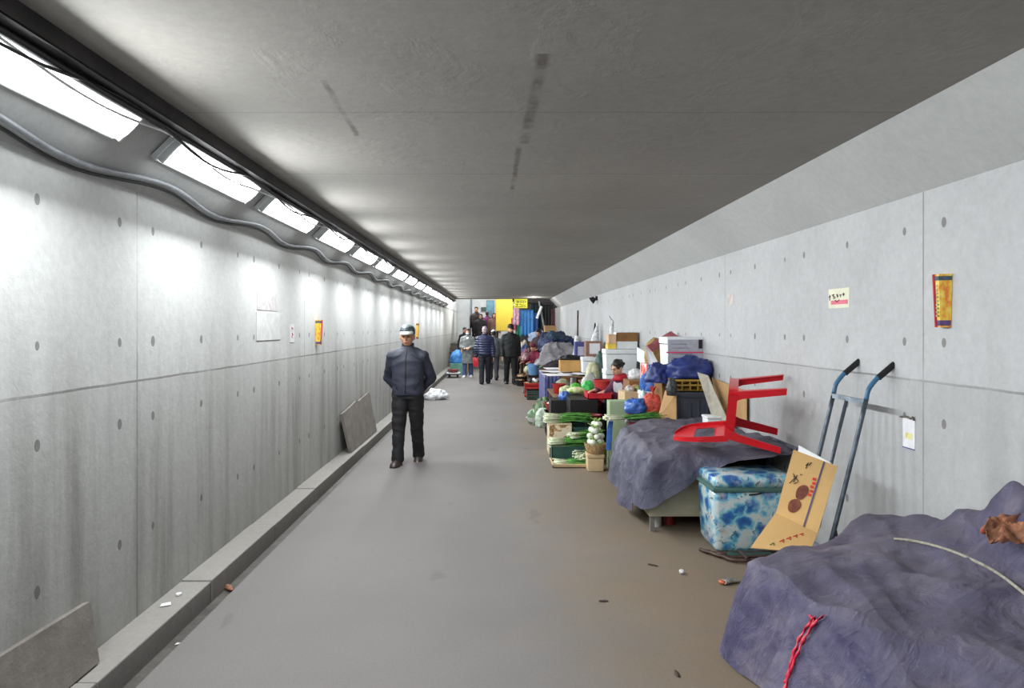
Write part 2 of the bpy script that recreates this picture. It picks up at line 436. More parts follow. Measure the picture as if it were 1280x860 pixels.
M_tarp = tarp_mat('slate_blue_tarpaulin', (46, 44, 80), (80, 76, 102), (128, 120, 132))
M_tarp2 = tarp_mat('grey_blue_tarpaulin', (62, 61, 80), (80, 80, 98), (108, 108, 122))
M_bluetarp = mat('bright_blue_tarpaulin', (40, 56, 124), .5, .3, 6, .2)
M_card = mat('brown_cardboard', (176, 138, 92), .85, .12, 5, .05)
M_card2 = mat('pale_cardboard', (205, 180, 140), .85, .1, 5, .05)
M_carddk = mat('dark_cardboard', (140, 100, 58), .85, .15, 6, .05)
M_foam = mat('white_styrofoam', (226, 230, 232), .75, .05, 12, .1)
M_paper = mat('white_paper', (228, 228, 232), .8, .06, 8)
M_redpl = mat('red_plastic', (205, 18, 34), .32, .12, 5, .03, coat=.2)
M_redbas = mat('dull_red_plastic', (176, 42, 40), .45, .15, 6)
M_maroon = mat('maroon_plastic', (132, 26, 50), .5, .2, 6)
M_greypl = mat('dark_grey_plastic', (70, 76, 88), .5, .15, 6)
M_yelpl = mat('ochre_plastic', (178, 142, 62), .5, .2, 8)
M_dkgreen = mat('dark_green_plastic', (38, 76, 68), .5, .2, 6)
M_blackpl = mat('black_plastic', (13, 13, 16), .5, .2, 8)
M_rust = mat('rusty_brown_steel', (78, 60, 52), .5, .45, 12, .2, metal=.35)
M_bluesteel = mat('worn_blue_steel_tube', (84, 94, 104), .4, .4, 9, .1, metal=.35)
M_bluepaint = mat('blue_paint', (62, 112, 150), .4, .2, 9)
M_rubber = mat('black_rubber_grip', (18, 18, 20), .6, .1, 20)
M_beige = mat('beige_painted_board', (158, 152, 130), .7, .12, 5)
M_pink = mat('pink_tape', (226, 60, 110), .5, .1, 9)
M_ink = mat('black_ink', (42, 38, 40), .8, .1, 20)
M_redink = mat('red_ink', (206, 52, 48), .8, .15, 20)
M_greenink = mat('green_ink', (70, 130, 80), .8, .15, 20)
def bagmat(name, c, rough=.3, alpha=1): return mat(name, c, rough, .35, 14, .5, coat=.3, alpha=alpha)
M_bluebag = bagmat('blue_plastic_bag', (66, 112, 196))
M_whitebag = bagmat('white_plastic_bag', (222, 226, 234))
M_leaf = mat('green_leaf', (104, 168, 66), .5, .4, 18)
M_leafdk = mat('dark_green_leaf', (62, 122, 60), .5, .4, 18)
M_leaflt = mat('pale_green_leaf', (150, 190, 90), .5, .3, 18)
M_stalk = mat('white_green_stalk', (222, 228, 196), .45, .15, 20)

# ================================================================== generic builders
def resample(poly, n):
    poly = [V(p) for p in poly]; L = []; tot = 0
    for i in range(len(poly)):
        d = (poly[(i + 1) % len(poly)] - poly[i]).length; L.append(d); tot += d
    out = []
    for k in range(n):
        s = tot * k / n; i = 0
        while s > L[i]: s -= L[i]; i += 1
        out.append(poly[i].lerp(poly[(i + 1) % len(poly)], s / L[i]))
    return out
def drape(name, outline, top, hem, m, flare=.06, folds=9, n=240, skirt=22, inner=34, wr=.012, seed=1, rnd=.05, parent=None, flare_fn=None, crease=.02):
    """tarpaulin thrown over a heap: skirt from hem(x,y) up to top(x,y), then the top surface"""
    o2 = resample(outline, n)
    for _ in range(5): o2 = [(o2[i - 1] + o2[i] * 2 + o2[(i + 1) % n]) / 4 for i in range(n)]
    c = sum(o2, V((0, 0))) / n
    mb = MB(); rings = []
    def disp(p, nrm, a=1):
        r1 = 1 - abs(nz(p, 3.1, seed)) * 2.2; r2 = nz(p, 9, seed + 3); r3 = 1 - abs(nz(p, 6.5, seed + 9)) * 2.4
        r4 = 1 - abs(nz((p.x + p.z, p.y * .5 - p.x * .6, p.z), 5, seed + 21)) * 3
        return p + nrm * a * (crease * r1 + wr * .5 * r2 + crease * .4 * r3 + .010 * max(0, r4))
    for j in range(skirt + 1):
        t = j / skirt; ring = []
        for i, p in enumerate(o2):
            d = (o2[(i + 1) % n] - o2[i - 1]).normalized(); out = V((d.y, -d.x))
            if out.dot(p - c) < 0: out = -out
            fl = flare * (1 - t) ** 1.2 * (1 + (flare_fn(p) if flare_fn else 0))
            wv = math.sin(i / n * 2 * PI * folds + 3 * nz((p.x * 2, p.y * 2, seed)))
            q = p + out * (fl + .03 * (1 - t) * wv + rnd * (-(t ** 6) * .6))
            h = hem(p.x, p.y); z = h + (top(p.x, p.y) - rnd * .4 - h) * t
            ring.append(disp(V((q.x, q.y, z)), V((out.x, out.y, 0)), .3 + .7 * min(1, t * 1.2)))
        rings.append(ring)
    for j in range(1, inner + 1):
        s = 1 - (j / (inner + .4)) ; ring = []
        for p in o2:
            out = (p - c).normalized(); e = p - out * rnd
            q = c + (e - c) * s
            ring.append(disp(V((q.x, q.y, top(q.x, q.y))), V((0, 0, 1))))
        rings.append(ring)
    mb.rings(rings, False, True)
    return mb.build(name, m, parent, smooth='all')
def idw(pts, p=3.6):
    def f(x, y):
        a = b = 0
        for X, Y, Z in pts:
            w = 1 / (((x - X) ** 2 + (y - Y) ** 2 + .012) ** (p / 2)); a += w * Z; b += w
        return a / b
    return f
def bvh(o):
    bpy.context.view_layer.update(); me = o.data; M = o.matrix_world
    return BVHTree.FromPolygons([M @ v.co for v in me.vertices], [tuple(p.vertices) for p in me.polygons])
def on(tree, px, py, lift=.004):
    d = (P(px, py, 1) - V((0, 0, EYE))).normalized(); h = tree.ray_cast(V((0, 0, EYE)), d)
    return h[0] + h[1] * lift * (1 if h[1].dot(d) < 0 else -1) if h[0] else None
def strokes(pts_list, origin, u, v, r=.002):
    """pen strokes drawn as thin raised tubes on a surface spanned by u and v"""
    m = MB(); nrm = u.cross(v).normalized()
    for pts in pts_list: m.tube([origin + u * a + v * b for a, b in pts], r, 5)
    return m

def carton(name, label, x0, x1, y0, y1, z0, z1, m=None, rz=0, flaps=False, tape=None, group=None, cat='box', tilt=0):
    """cardboard box: walls, flaps or closed lid, tape"""
    w, d, h = x1 - x0, y1 - y0, z1 - z0
    r = thing(name, ((x0 + x1) / 2, (y0 + y1) / 2, z0), label, cat, rz, group, rot=(0, tilt, rz) if tilt else None)
    m = m or M_card; th = .006; b = MB()
    X, Y = w / 2, d / 2
    if flaps:
        b.box(-X, X, -Y, Y, 0, th); b.box(-X, X, -Y, -Y + th, th, h); b.box(-X, X, Y - th, Y, th, h)
        b.box(-X, -X + th, -Y + th, Y - th, th, h); b.box(X - th, X, -Y + th, Y - th, th, h)
        b.build('box_body', m, r)
        for sx, sy, a in ((0, -1, .5), (0, 1, 1.9), (-1, 0, .7), (1, 0, 2.2)):
            L = min(w, d) * .45; f = MB()
            if sy: f.quad([(-X, sy * Y, h), (X, sy * Y, h), (X * .96, sy * (Y + L * math.cos(a)), h + L * math.sin(a)), (-X * .96, sy * (Y + L * math.cos(a)), h + L * math.sin(a))], .004)
            else: f.quad([(sx * X, -Y, h), (sx * X, Y, h), (sx * (X + L * math.cos(a)), Y * .96, h + L * math.sin(a)), (sx * (X + L * math.cos(a)), -Y * .96, h + L * math.sin(a))], .004)
            f.build('flap', m, r)
    else:
        b.box(-X, X, -Y, Y, 0, h, bev=.005); b.build('box_body', m, r)
        f = MB(); f.box(-X + .002, X - .002, -Y + .002, -.002, h, h + .004); f.box(-X + .002, X - .002, .002, Y - .002, h, h + .0045)
        f.build('lid_flaps', m, r); tag(bpy.data.objects[r.children[-1].name]) if False else None
    if tape:
        q = MB(); q.box(-X - .002, X + .002, -Y - .003, -Y + .004, h * .5 - .012, h * .5 + .012); q.box(-X - .003, -X + .004, -Y - .002, Y, h * .5 - .012, h * .5 + .012)
        q.build('tape', tape, r)
    return r
def foam_box(name, label, x0, x1, y0, y1, z0, z1, m=None, rz=0, group=None, cat='box'):
    w, d, h = x1 - x0, y1 - y0, z1 - z0
    r = thing(name, ((x0 + x1) / 2, (y0 + y1) / 2, z0), label, cat, rz, group); m = m or M_foam
    MB().box(-w / 2 + .006, w / 2 - .006, -d / 2 + .006, d / 2 - .006, 0, h * .74, taper=.95, bev=.012).build('box_body', m, r, smooth=True)
    MB().box(-w / 2, w / 2, -d / 2, d / 2, h * .76, h, bev=.012).build('lid', m, r, smooth=True)
    return r
def crate(name, label, x0, x1, y0, y1, z0, z1, m, rz=0, group=None, rows=3, cat='crate'):
    """ribbed plastic crate with an open top, rim, hand slots"""
    w, d, h = x1 - x0, y1 - y0, z1 - z0; X, Y = w / 2, d / 2; th = .012
    r = thing(name, ((x0 + x1) / 2, (y0 + y1) / 2, z0), label, cat, rz, group)
    b = MB(); b.box(-X, X, -Y, Y, 0, th)
    for a in range(rows + 1):
        z = h * a / rows * .93; hh = h * .13 if a < rows else h * .16
        z = min(z, h - hh)
        b.box(-X, X, -Y, -Y + th, z, z + hh); b.box(-X, X, Y - th, Y, z, z + hh)
        b.box(-X, -X + th, -Y, Y, z, z + hh); b.box(X - th, X, -Y, Y, z, z + hh)
    n = max(3, int(w / .07))
    for i in range(n + 1):
        x = -X + (w - th) * i / n
        b.box(x, x + th, -Y + .002, -Y + th, 0, h * .95); b.box(x, x + th, Y - th, Y - .002, 0, h * .95)
    n = max(3, int(d / .07))
    for i in range(n + 1):
        y = -Y + (d - th) * i / n
        b.box(-X + .002, -X + th, y, y + th, 0, h * .95); b.box(X - th, X - .002, y, y + th, 0, h * .95)
    b.box(-X + th, X - th, -Y + th, Y - th, h * .1, h * .12)
    b.build('crate_body', m, r)
    q = MB(); e = .01
    q.box(-X - e, X + e, -Y - e, -Y + th, h - .02, h); q.box(-X - e, X + e, Y - th, Y + e, h - .02, h)
    q.box(-X - e, -X + th, -Y, Y, h - .02, h); q.box(X - th, X + e, -Y, Y, h - .02, h)
    q.build('rim', m, r); return r
def basin(name, label, c, rad, h, m, cat='basin', group=None, k=.72):
    r = thing(name, c, label, cat, 0, group)
    MB().lathe([(rad * k, 0), (rad * (k + .04), .004), (rad * .97, h * .93), (rad * .95, h * .93), (rad * k, .012), (.001, .012)], 32, cap1=True).build('bowl', m, r, smooth=50)
    MB().lathe([(rad * .96, h * .93), (rad * 1.05, h * .93), (rad * 1.06, h), (rad * .97, h)], 32, cap0=False, cap1=False).build('rim', m, r, smooth=50)
    return r
def sack(name, label, c, r3, m, seed=1, amp=.16, cat='bag', tie=False, group=None, rz=0, flat=.55, knot=None):
    """soft lumpy bag resting on its flattened underside, with an optional tied neck"""
    r = thing(name, c, label, cat, rz, group)
    mb = MB(); n = 44; rings = []
    for i in range(1, 26):
        a = PI * i / 26; ring = []
        for k in range(n):
            b = 2 * PI * k / n
            p = V((math.sin(a) * math.cos(b), math.sin(a) * math.sin(b), -math.cos(a)))
            d = 1 + amp * nz(p, 1.6, seed) + amp * .7 * (1 - 2 * abs(nz(p, 3.2, seed + 4))) + amp * .2 * nz(p, 8, seed)
            if tie: d *= 1 - .28 * max(0, p.z) ** 2; 
            z = p.z * d
            z = max(z, -flat + .02 * nz(p, 6))
            ring.append((p.x * d * r3[0], p.y * d * r3[1], (z + flat) * r3[2] / (1 + flat) * 1.0))
        rings.append(ring)
    mb.rings(rings, True, True); mb.build('bag_body', m, r, smooth='all')
    if tie:
        q = MB(); top = r3[2] * .9; n2 = 18; rr = []
        for s, z in ((.26, -.06), (.09, .0), (.08, .03), (.2, .09), (.3, .14)):
            rr.append([((r3[0] * s) * math.cos(2 * PI * k / n2) * (1 + .3 * math.sin(k * 2.5)), (r3[1] * s) * math.sin(2 * PI * k / n2) * (1 + .3 * math.sin(k * 2.5)), top + z * r3[2] * 2 + .015 * math.sin(k * 1.7) * (z > .05)) for k in range(n2)])
        q.rings(rr, True, False); q.build('tied_neck', knot or m, r, smooth='all')
    return r
def cloth_pile(name, label, c, r3, m, seed=1, cat='cloth', amp=.3, rz=0, group=None):
    mb = MB(); n = 60; rings = []
    for i in range(26):
        t = i / 25; ring = []
        for k in range(n):
            b = 2 * PI * k / n; a = PI / 2 * (1 - t)
            p = V((math.cos(b) * math.sin(a), math.sin(b) * math.sin(a), math.cos(a)))
            d = 1 + amp * nz(p, 1.5, seed) + amp * .5 * (1 - 2.2 * abs(nz(p, 2.8, seed + 2))) + amp * .25 * (1 - 2.2 * abs(nz(p, 6, seed + 5)))
            ring.append((p.x * d * r3[0], p.y * d * r3[1], max(0.0, p.z * d * r3[2])))
        rings.append(ring)
    mb.rings(rings, True, True)
    o = mb.build(name, m, None, smooth='all', loc=c, rot=(0, 0, rz)); return tag(o, label, cat, group)
def sheet(name, label, pts, m, th=.006, cat='board', group=None):
    pts = [V(p) for p in pts]; c = min(pts, key=lambda p: p.z)
    o = MB().quad([p - c for p in pts], th).build(name, m, loc=c); return tag(o, label, cat, group)
def table(name, label, x0, x1, y0, y1, h, mt, ml, cat='table', cloth=None, drop=.0):
    r = thing(name, ((x0 + x1) / 2, (y0 + y1) / 2, 0), label, cat); X, Y = (x1 - x0) / 2, (y1 - y0) / 2
    MB().box(-X, X, -Y, Y, h - .025, h, bev=.003).build('tabletop', mt, r)
    for sx in (-1, 1):
        for sy in (-1, 1): MB().box(sx * (X - .05) - .02, sx * (X - .05) + .02, sy * (Y - .05) - .02, sy * (Y - .05) + .02, 0, h - .025).build('leg', ml, r)
    return r

# ================================================================== big foreground tarpaulin heap
ctl = [(1.26, 3.42, .49), (1.77, 3.62, .495), (2.18, 3.8, .585), (2.27, 3.5, .68), (2.27, 3.22, .80), (2.25, 2.95, 1.05), (2.25, 2.6, 1.2), (2.2, 1.8, 1.2),
       (1.56, 2.74, .56), (1.36, 2.3, .42), (1.8, 2.35, .56), (1.3, 1.6, .42), (1.75, 1.6, .56), (1.95, 2.6, .64), (1.9, 3.05, .58), (1.6, 3.1, .54), (2.08, 3.0, .66), (2.02, 3.4, .60), (1.35, 2.9, .47), (2.25, 1.1, 1.1), (1.4, 1.1, .45)]
tarp = drape('tarpaulin', [(1.25, 3.46), (1.75, 3.70), (2.1, 3.92), (2.24, 3.88), (2.255, 3.0), (2.255, 1.0), (1.3, .95), (1.34, 1.8), (1.38, 2.5), (1.30, 3.0)], idw(ctl), lambda x, y: .012, M_tarp,
             flare=.10, folds=11, n=360, skirt=34, inner=60, seed=2, rnd=.05, crease=.015, wr=.018, flare_fn=lambda p: (1.0 if p.x < 1.6 and p.y < 3.0 else 0) if p.x < 2 else -.98)
for v in tarp.data.vertices: v.co.x = min(v.co.x, XR - .012); v.co.z = max(v.co.z, .006)
tag(tarp, 'big slate blue tarpaulin heaped over goods in the right foreground', 'tarpaulin')
tb = bvh(tarp)
# pale cord over it
rope = [on(tb, x, y, .006) for x, y in [(1118, 675), (1135, 676.5), (1155, 680), (1178, 686), (1200, 694), (1222, 704), (1240, 713), (1258, 725), (1279, 742), (1300, 760)]]
rope = [p for p in rope if p]
tag(MB().tube(spline(rope, 6), .0065, 8).build('cord', mat('pale_cord', (170, 165, 150), .8, .2, 60, .3), smooth='all'), 'pale grey cord lying across the foreground tarpaulin', 'rope')
# red twine ribbon tied on the tarp
def ribbon(pxs, w):
    top = [on(tb, x, y, .012) for x, y in pxs]; top = spline([p for p in top if p], 5)
    m = MB(); n = len(top); vs = []
    for i, p in enumerate(top):
        ww = w * (.5 + .6 * math.sin(i * .7) ** 2)
        vs += [p + V((-ww, -.004 * math.sin(i), 0)), p + V((0, -.006 - .004 * math.cos(i * 1.3), .004)), p + V((ww, .004 * math.sin(i * 2), 0))]
    fs = []
    for i in range(n - 1):
        for k in (0, 1): fs.append((3 * i + k, 3 * i + k + 1, 3 * i + k + 4, 3 * i + k + 3))
    return m.add(vs, fs)
M_ribbon = mat('shiny_red_twine', (214, 30, 66), .35, .35, 40, .3)
rr = thing('red_twine', on(tb, 1018, 780) or (1.2, 2.7, .4), 'shiny red plastic twine hanging down the front of the foreground tarpaulin', 'twine')
for q, w in (([(1022, 772), (1014, 782), (1005, 796), (998, 812), (992, 830), (988, 848), (984, 866), (982, 880)], .010), ([(1033, 770), (1022, 780), (1010, 798), (1000, 818), (992, 838), (985, 856)], .008), ([(1014, 770), (1020, 778), (1012, 792)], .007)):
    m = ribbon(q, w); m.v = [tuple(V(p) - rr.location) for p in m.v]; o = m.build('twine_strand', M_ribbon, rr, smooth='all')
    o.modifiers.new('s', 'SOLIDIFY').thickness = .0015
# dry brown leaf-like crumpled wrapper
lp = on(tb, 1262, 676, .01) or V((2.2, 2.9, .8))
m = MB(); n = 22; vs = []; fs = []
for i in range(n):
    for j in range(n):
        u, v_ = i / (n - 1) * 2 - 1, j / (n - 1) * 2 - 1
        k = 1 - .35 * abs(nz((u * 1.2, v_ * 1.2, 3))) ; x = u * .11 * k; y = v_ * .07 * (1 - .5 * u * u)
        vs.append((x, y, .035 + .05 * nz((u * 1.6, v_ * 1.6, 5)) + .025 * (1 - 2 * abs(nz((u * 3, v_ * 3, 8))))))
for i in range(n - 1):
    for j in range(n - 1): fs.append((i * n + j, i * n + j + 1, (i + 1) * n + j + 1, (i + 1) * n + j))
m.add(vs, fs); o = m.build('dried_leaf', mat('dry_brown_leaf', (176, 118, 86), .55, .4, 14, .4), smooth='all', loc=lp, rot=(.35, -.25, .3))
tag(o, 'crumpled dry brown leaf lying on the foreground tarpaulin at the right edge', 'leaf'); o.modifiers.new('s', 'SOLIDIFY').thickness = .003
lp = on(tb, 1234, 666, .008) or V((2.1, 2.9, .8))
m = MB().ell((0, 0, 0), (.016, .010, .026)); o = m.build('leaf_scrap', mat('orange_brown', (176, 82, 50), .6, .3, 30), smooth='all', loc=lp + V((0, 0, .012)), rot=(.3, .4, 0)); tag(o, 'small orange brown leaf scrap left of the dry leaf on the tarpaulin', 'leaf')

# ================================================================== low bench under the second tarpaulin
bn = thing('low_bench', (1.72, 6.3, 0), 'low beige wooden bench under the second tarpaulin, short legs showing', 'bench')
MB().box(-.49, .50, -.79, .70, .13, .50, bev=.006).build('bench_body', M_beige, bn)
for sx in (-1, 1):
    for sy in (-1, 1): MB().box(sx * .455 - .018, sx * .455 + .018, sy * .74 - .018, sy * .74 + .018, 0, .13).build('leg', mat('grey_metal_leg', (120, 116, 110), .5), bn)
ctl2 = [(1.23, 5.5, .61), (1.2, 6.6, .63), (1.25, 7.05, .62), (1.6, 7.05, .70), (2.2, 7.0, .70), (1.6, 6.3, .69), (1.6, 5.6, .66), (2.0, 5.4, .69), (2.2, 5.2, .73), (2.25, 5.6, .74), (2.1, 6.3, .71), (1.35, 6.1, .66)]
def hem2(x, y):
    if y > 6.2 and x > 1.35: return .25
    if y < 5.75 and x > 1.16: return .17 + .42 * min(1, max(0, (x - 1.2) / .62)) ** .8 + .14 * max(0, (x - 1.8) / .4)
    return .13 + .04 * math.sin(y * 5)
tarp2 = drape('tarpaulin', [(1.22, 5.48), (1.6, 5.46), (1.9, 5.34), (2.1, 5.12), (2.25, 5.08), (2.26, 6.0), (2.25, 7.1), (1.25, 7.1), (1.19, 6.3)], idw(ctl2), hem2, M_tarp2,
              flare=.075, folds=8, n=320, skirt=26, inner=46, seed=11, rnd=.06, crease=.022, flare_fn=lambda p: -.98 if p.x > 2.1 else (.2 if p.x < 1.3 else 0))
for v in tarp2.data.vertices: v.co.x = min(v.co.x, XR - .012)
tag(tarp2, 'grey blue tarpaulin draped over the low bench beneath the red chair', 'tarpaulin')
t2 = bvh(tarp2)
for i, (x, y, c_, l) in enumerate([(1.45, 5.75, (120, 24, 24), 'dark red tin standing on the floor under the low bench'), (1.33, 5.7, (190, 190, 185), 'crumpled pale plastic pot on the floor under the low bench')]):
    tag(MB().lathe([(.04, 0), (.045, .003), (.045, .095), (.04, .1), (.038, .09), (.03, .01)], 20).build('tin_can', mat('tin', c_, .4, .1, 8), smooth=40, loc=(x, y, 0)), l, 'can')

# ================================================================== floral cooler
t = NT('floral_fabric'); a = t.noise(9, 3, .6, None, 1.2)
vo = t.N('ShaderNodeTexVoronoi'); vo.inputs['Scale'].default_value = 9.5; vo.inputs['Randomness'].default_value = 1
wv = t.N('ShaderNodeVectorMath', operation='ADD'); t.L(t.tc.outputs['Object'], wv.inputs[0])
nn_ = t.N('ShaderNodeTexNoise'); nn_.inputs['Scale'].default_value = 14; t.L(t.tc.outputs['Object'], nn_.inputs['Vector'])
sc_ = t.N('ShaderNodeVectorMath', operation='SCALE'); t.L(nn_.outputs[1], sc_.inputs[0]); sc_.inputs['Scale'].default_value = .11
t.L(sc_.outputs[0], wv.inputs[1]); t.L(wv.outputs[0], vo.inputs['Vector'])
c = t.ramp(vo.outputs['Distance'], [(.0, rgb(40, 74, 140)), (.34, rgb(56, 112, 176)), (.52, rgb(110, 184, 206)), (.66, rgb(196, 212, 214)), (.9, rgb(205, 210, 206))])
c = t.mix(t.ramp(t.noise(5, 4, .6, t.map((1, 1, 1), (4, 4, 4))), [(.5, g3(0)), (.62, g3(.85))]), c, t.ramp(a, [(.3, rgb(100, 184, 204)), (.5, rgb(205, 212, 212)), (.68, rgb(186, 166, 156))]))
c = t.mix(t.ramp(t.noise(17, 3, .5, None, 1.5), [(.62, g3(0)), (.66, g3(.8))]), c, rgb(58, 96, 110))
t.L(c, t.b.inputs['Base Color']); t.b.inputs['Roughness'].default_value = .28; t.b.inputs['Coat Weight'].default_value = .4
t.bump(t.noise(18, 5, .6), .25, .01); M_floral = t.m
cl = thing('cooler_box', (1.90, 5.22, 0), 'blue and white floral cooler box with zipped lid beside the low bench', 'cooler')
MB().box(-.31, .30, -.21, .22, .0, .455, taper=.93, bev=.045).build('cooler_body', M_floral, cl, smooth='all')
MB().box(-.318, .308, -.218, .228, .447, .478, bev=.012).build('zip_band', mat('teal_zip_band', (74, 108, 100), .6, .1, 10), cl, smooth=True)
lid = MB().box(-.30, .29, -.20, .215, .47, .555, bev=.04)
lo_ = lid.build('lid', M_floral, cl, smooth='all')
for v in lo_.data.vertices: v.co.z += .03 * (v.co.x + .3) * (v.co.z > .5)
bl = MB(); bl.tube([(-.05, -.215, .43), (.0, -.222, .435), (.04, -.222, .445)], .006, 8); bl.build('zip_pull', M_blackpl, cl)
tag(MB().box(-.16, .16, -.05, .05, 0, .035, bev=.01).build('foam_offcut', M_dkgreen, loc=(1.82, 4.93, .0), rot=(0, 0, .15)), 'dark green foam offcut on the floor in front of the floral cooler', 'foam')

# ================================================================== red plastic chair lying on its back
ch_ = thing('plastic_chair', (0, 0, 0), 'glossy red plastic chair lying on its back on the grey blue tarpaulin', 'chair')
def strip(path, w, th, wdir):
    m = MB(); path = spline(path, 6); wd = V(wdir).normalized(); rings = []
    n = len(path); ws = w if callable(w) else (lambda t: w)
    for i, p in enumerate(path):
        d = (path[min(i + 1, n - 1)] - path[max(i - 1, 0)]).normalized(); a = (wd - d * wd.dot(d)).normalized(); b = d.cross(a)
        W = ws(i / (n - 1)); H = th / 2
        rings.append([p + a * W + b * H, p - a * W + b * H, p - a * W - b * H, p + a * W - b * H])
    return m.rings(rings, True, True)
def sheet_grid(fn, nu, nv, hole=None):
    m = MB(); vs = [fn(i / (nu - 1) * 2 - 1, j / (nv - 1)) for i in range(nu) for j in range(nv)]; fs = []
    for i in range(nu - 1):
        for j in range(nv - 1):
            if hole and hole((i + .5) / (nu - 1) * 2 - 1, (j + .5) / (nv - 1)): continue
            fs.append((i * nv + j, (i + 1) * nv + j, (i + 1) * nv + j + 1, i * nv + j + 1))
    return m.add(vs, fs)
def seat_pt(u, v_):
    e = min(1, (1 - abs(u)) * 8) * min(1, (1 - v_) * 8) * min(1, v_ * 8)
    return (u * (.205 + .025 * v_), -.19 + .42 * v_, .43 - .018 * (1 - u * u) * math.sin(PI * v_) - .012 * (1 - e))
so = sheet_grid(seat_pt, 26, 26).build('seat', M_redpl, ch_, smooth='all'); so.modifiers.new('s', 'SOLIDIFY').thickness = .007
strip([(-.235, .20, .39), (-.19, .232, .39), (0, .24, .39), (.19, .232, .39), (.235, .20, .39)], .036, .008, (0, 0, 1)).build('seat_skirt', M_redpl, ch_, smooth=40)
strip([(-.21, -.17, .39), (0, -.20, .39), (.21, -.17, .39)], .034, .008, (0, 0, 1)).build('seat_skirt', M_redpl, ch_, smooth=40)
for s in (-1, 1): strip([(s * .237, .20, .39), (s * .228, .02, .39), (s * .212, -.17, .39)], .036, .008, (0, 0, 1)).build('seat_skirt', M_redpl, ch_, smooth=40)
for s in (-1, 1):
    for fy, dy in ((.215, .085), (-.175, -.055)):
        lm = MB(); top = V((s * .232, fy, .42)); bot = V((s * (.258), fy + dy, 0))
        sg = 1 if fy > 0 else -1; rings = []
        for i in range(9):
            tt = i / 8; p = top.lerp(bot, tt); W = .04 * (1 - .25 * tt) + .02 * max(0, 1 - tt * 5); th = .006
            a, b = V((-s, 0, 0)), V((0, -sg, 0))
            rings.append([p, p + a * W * 1.2, p + a * W * 1.2 + b * th, p + a * th + b * th, p + a * th + b * W * 1.7, p + b * W * 1.7])
        lm.rings(rings); lm.build('leg', M_redpl, ch_, smooth=30)
def back_pt(u, v_):
    w_ = .205 * (1 - .50 * max(0, v_ - .45) ** 1.5 / .41)
    hh = v_ - .16 * u * u * v_ ** 3
    bow = .045 * (1 - u * u)
    return (u * w_ * (1 + .06 * math.sin(PI * v_)), -.19 - .07 * hh - bow * v_ * .7 , .42 + .42 * hh)
bo = sheet_grid(back_pt, 34, 30, lambda u, v_: abs(u) < .66 and .22 < v_ < .58 and abs(abs(u) - .0) > -.1).build('backrest', M_redpl, ch_, smooth='all'); bo.modifiers.new('s', 'SOLIDIFY').thickness = .008
for s in (-1, 1): strip([(s * .213, -.175, .40), (s * .214, -.20, .52), (s * .205, -.222, .64), (s * .165, -.25, .76), (s * .07, -.285, .835)], lambda t_: .026 - .010 * t_, .007, (0, 1, .15)).build('back_edge', M_redpl, ch_, smooth=40)
R0 = Matrix(((0, 0, -1), (-1, 0, 0), (0, 1, 0)))
Rc = Euler((0, 0, math.radians(-20))).to_matrix() @ Euler((math.radians(9), 0, 0)).to_matrix() @ Euler((0, math.radians(5), 0)).to_matrix() @ R0
ch_.rotation_euler = Rc.to_euler(); ch_.location = (2.17, 5.20, .978); ch_.scale = (.93, .93, .93)

# ================================================================== hand truck and cardboard
ht = thing('hand_truck', (1.82, 4.15, 0), 'blue grey steel hand truck leaning against the right wall', 'hand truck')
y0_, y1_ = -.19, .19
def ln(z): return .02 + .245 * z             # lean towards the wall
for y_ in (y0_, y1_):
    MB().tube(spline([(ln(.0), y_, .03), (ln(.6), y_, .6), (ln(1.24), y_, 1.24)], 4), .0135, 10).build('side_rail', M_bluesteel, ht, smooth='all')
    h = MB().tube(spline([(ln(1.24), y_, 1.24), (ln(1.30), y_, 1.30), (ln(1.32) + .045, y_, 1.365), (ln(1.32) + .09, y_, 1.40)], 4), .0138, 10).build('handle', M_bluepaint, ht, smooth='all')
    MB().tube([(ln(1.32) + .05, y_, 1.366), (ln(1.32) + .145, y_, 1.447)], .018, 12).build('grip', M_rubber, h, smooth=50)
MB().tube([(ln(.05), .02, .05), (ln(.7), .02, .7), (ln(1.22), .02, 1.22)], .011, 10).build('centre_rail', M_bluesteel, ht, smooth='all')
for z in (.35, 1.225): MB().box(ln(z) - .012, ln(z) + .006, y0_, y1_, z - .014, z + .014).build('cross_bar', mat('pale_worn_steel', (150, 165, 178), .4, .3, 12, metal=.3), ht)
for y_ in (y0_, y1_): MB().tube([(ln(.12) + .0, y_, .1), (ln(.3) + .12, y_, .12), (ln(.5), y_, .5)], .008, 8).build('brace', M_rust, ht, smooth='all')
for y_ in (y0_ - .04, y1_ + .04):
    M_ = T(.11, y_, .1, rx=PI / 2)
    MB().lathe([(.05, -.022), (.085, -.02), (.1, -.01), (.1, .01), (.085, .02), (.05, .022)], 26, M=M_).build('wheel', M_rubber, ht, smooth=40)
MB().tube([(.11, y0_ - .05, .1), (.11, y1_ + .05, .1)], .01, 8).build('axle', M_rust, ht)
MB().box(-.2, .03, y0_, y1_, .015, .023).build('toe_plate', M_rust, ht)
# bent tube frame on the floor
fr = thing('bent_tube_frame', (1.6, 4.85, 0), 'rusty brown bent steel tubes lying on the floor before the cooler', 'frame')
for k in range(3):
    dx, dy = .05 * k, -.075 * k
    MB().tube(spline([(.42 , .10 + dy, .03 + .0 * k), (.2, .08 + dy, .028), (.02 + dx, .09 + dy, .022), (-.06 + dx, .13 + dy, .02), (-.10 + dx, .19 + dy * .6, .02)], 6), .0135, 9).build('bent_tube', M_rust, fr, smooth='all')
MB().tube([(.15, -.09, .045), (.15, .10, .045)], .01, 8).build('cross_tube', M_rust, fr)
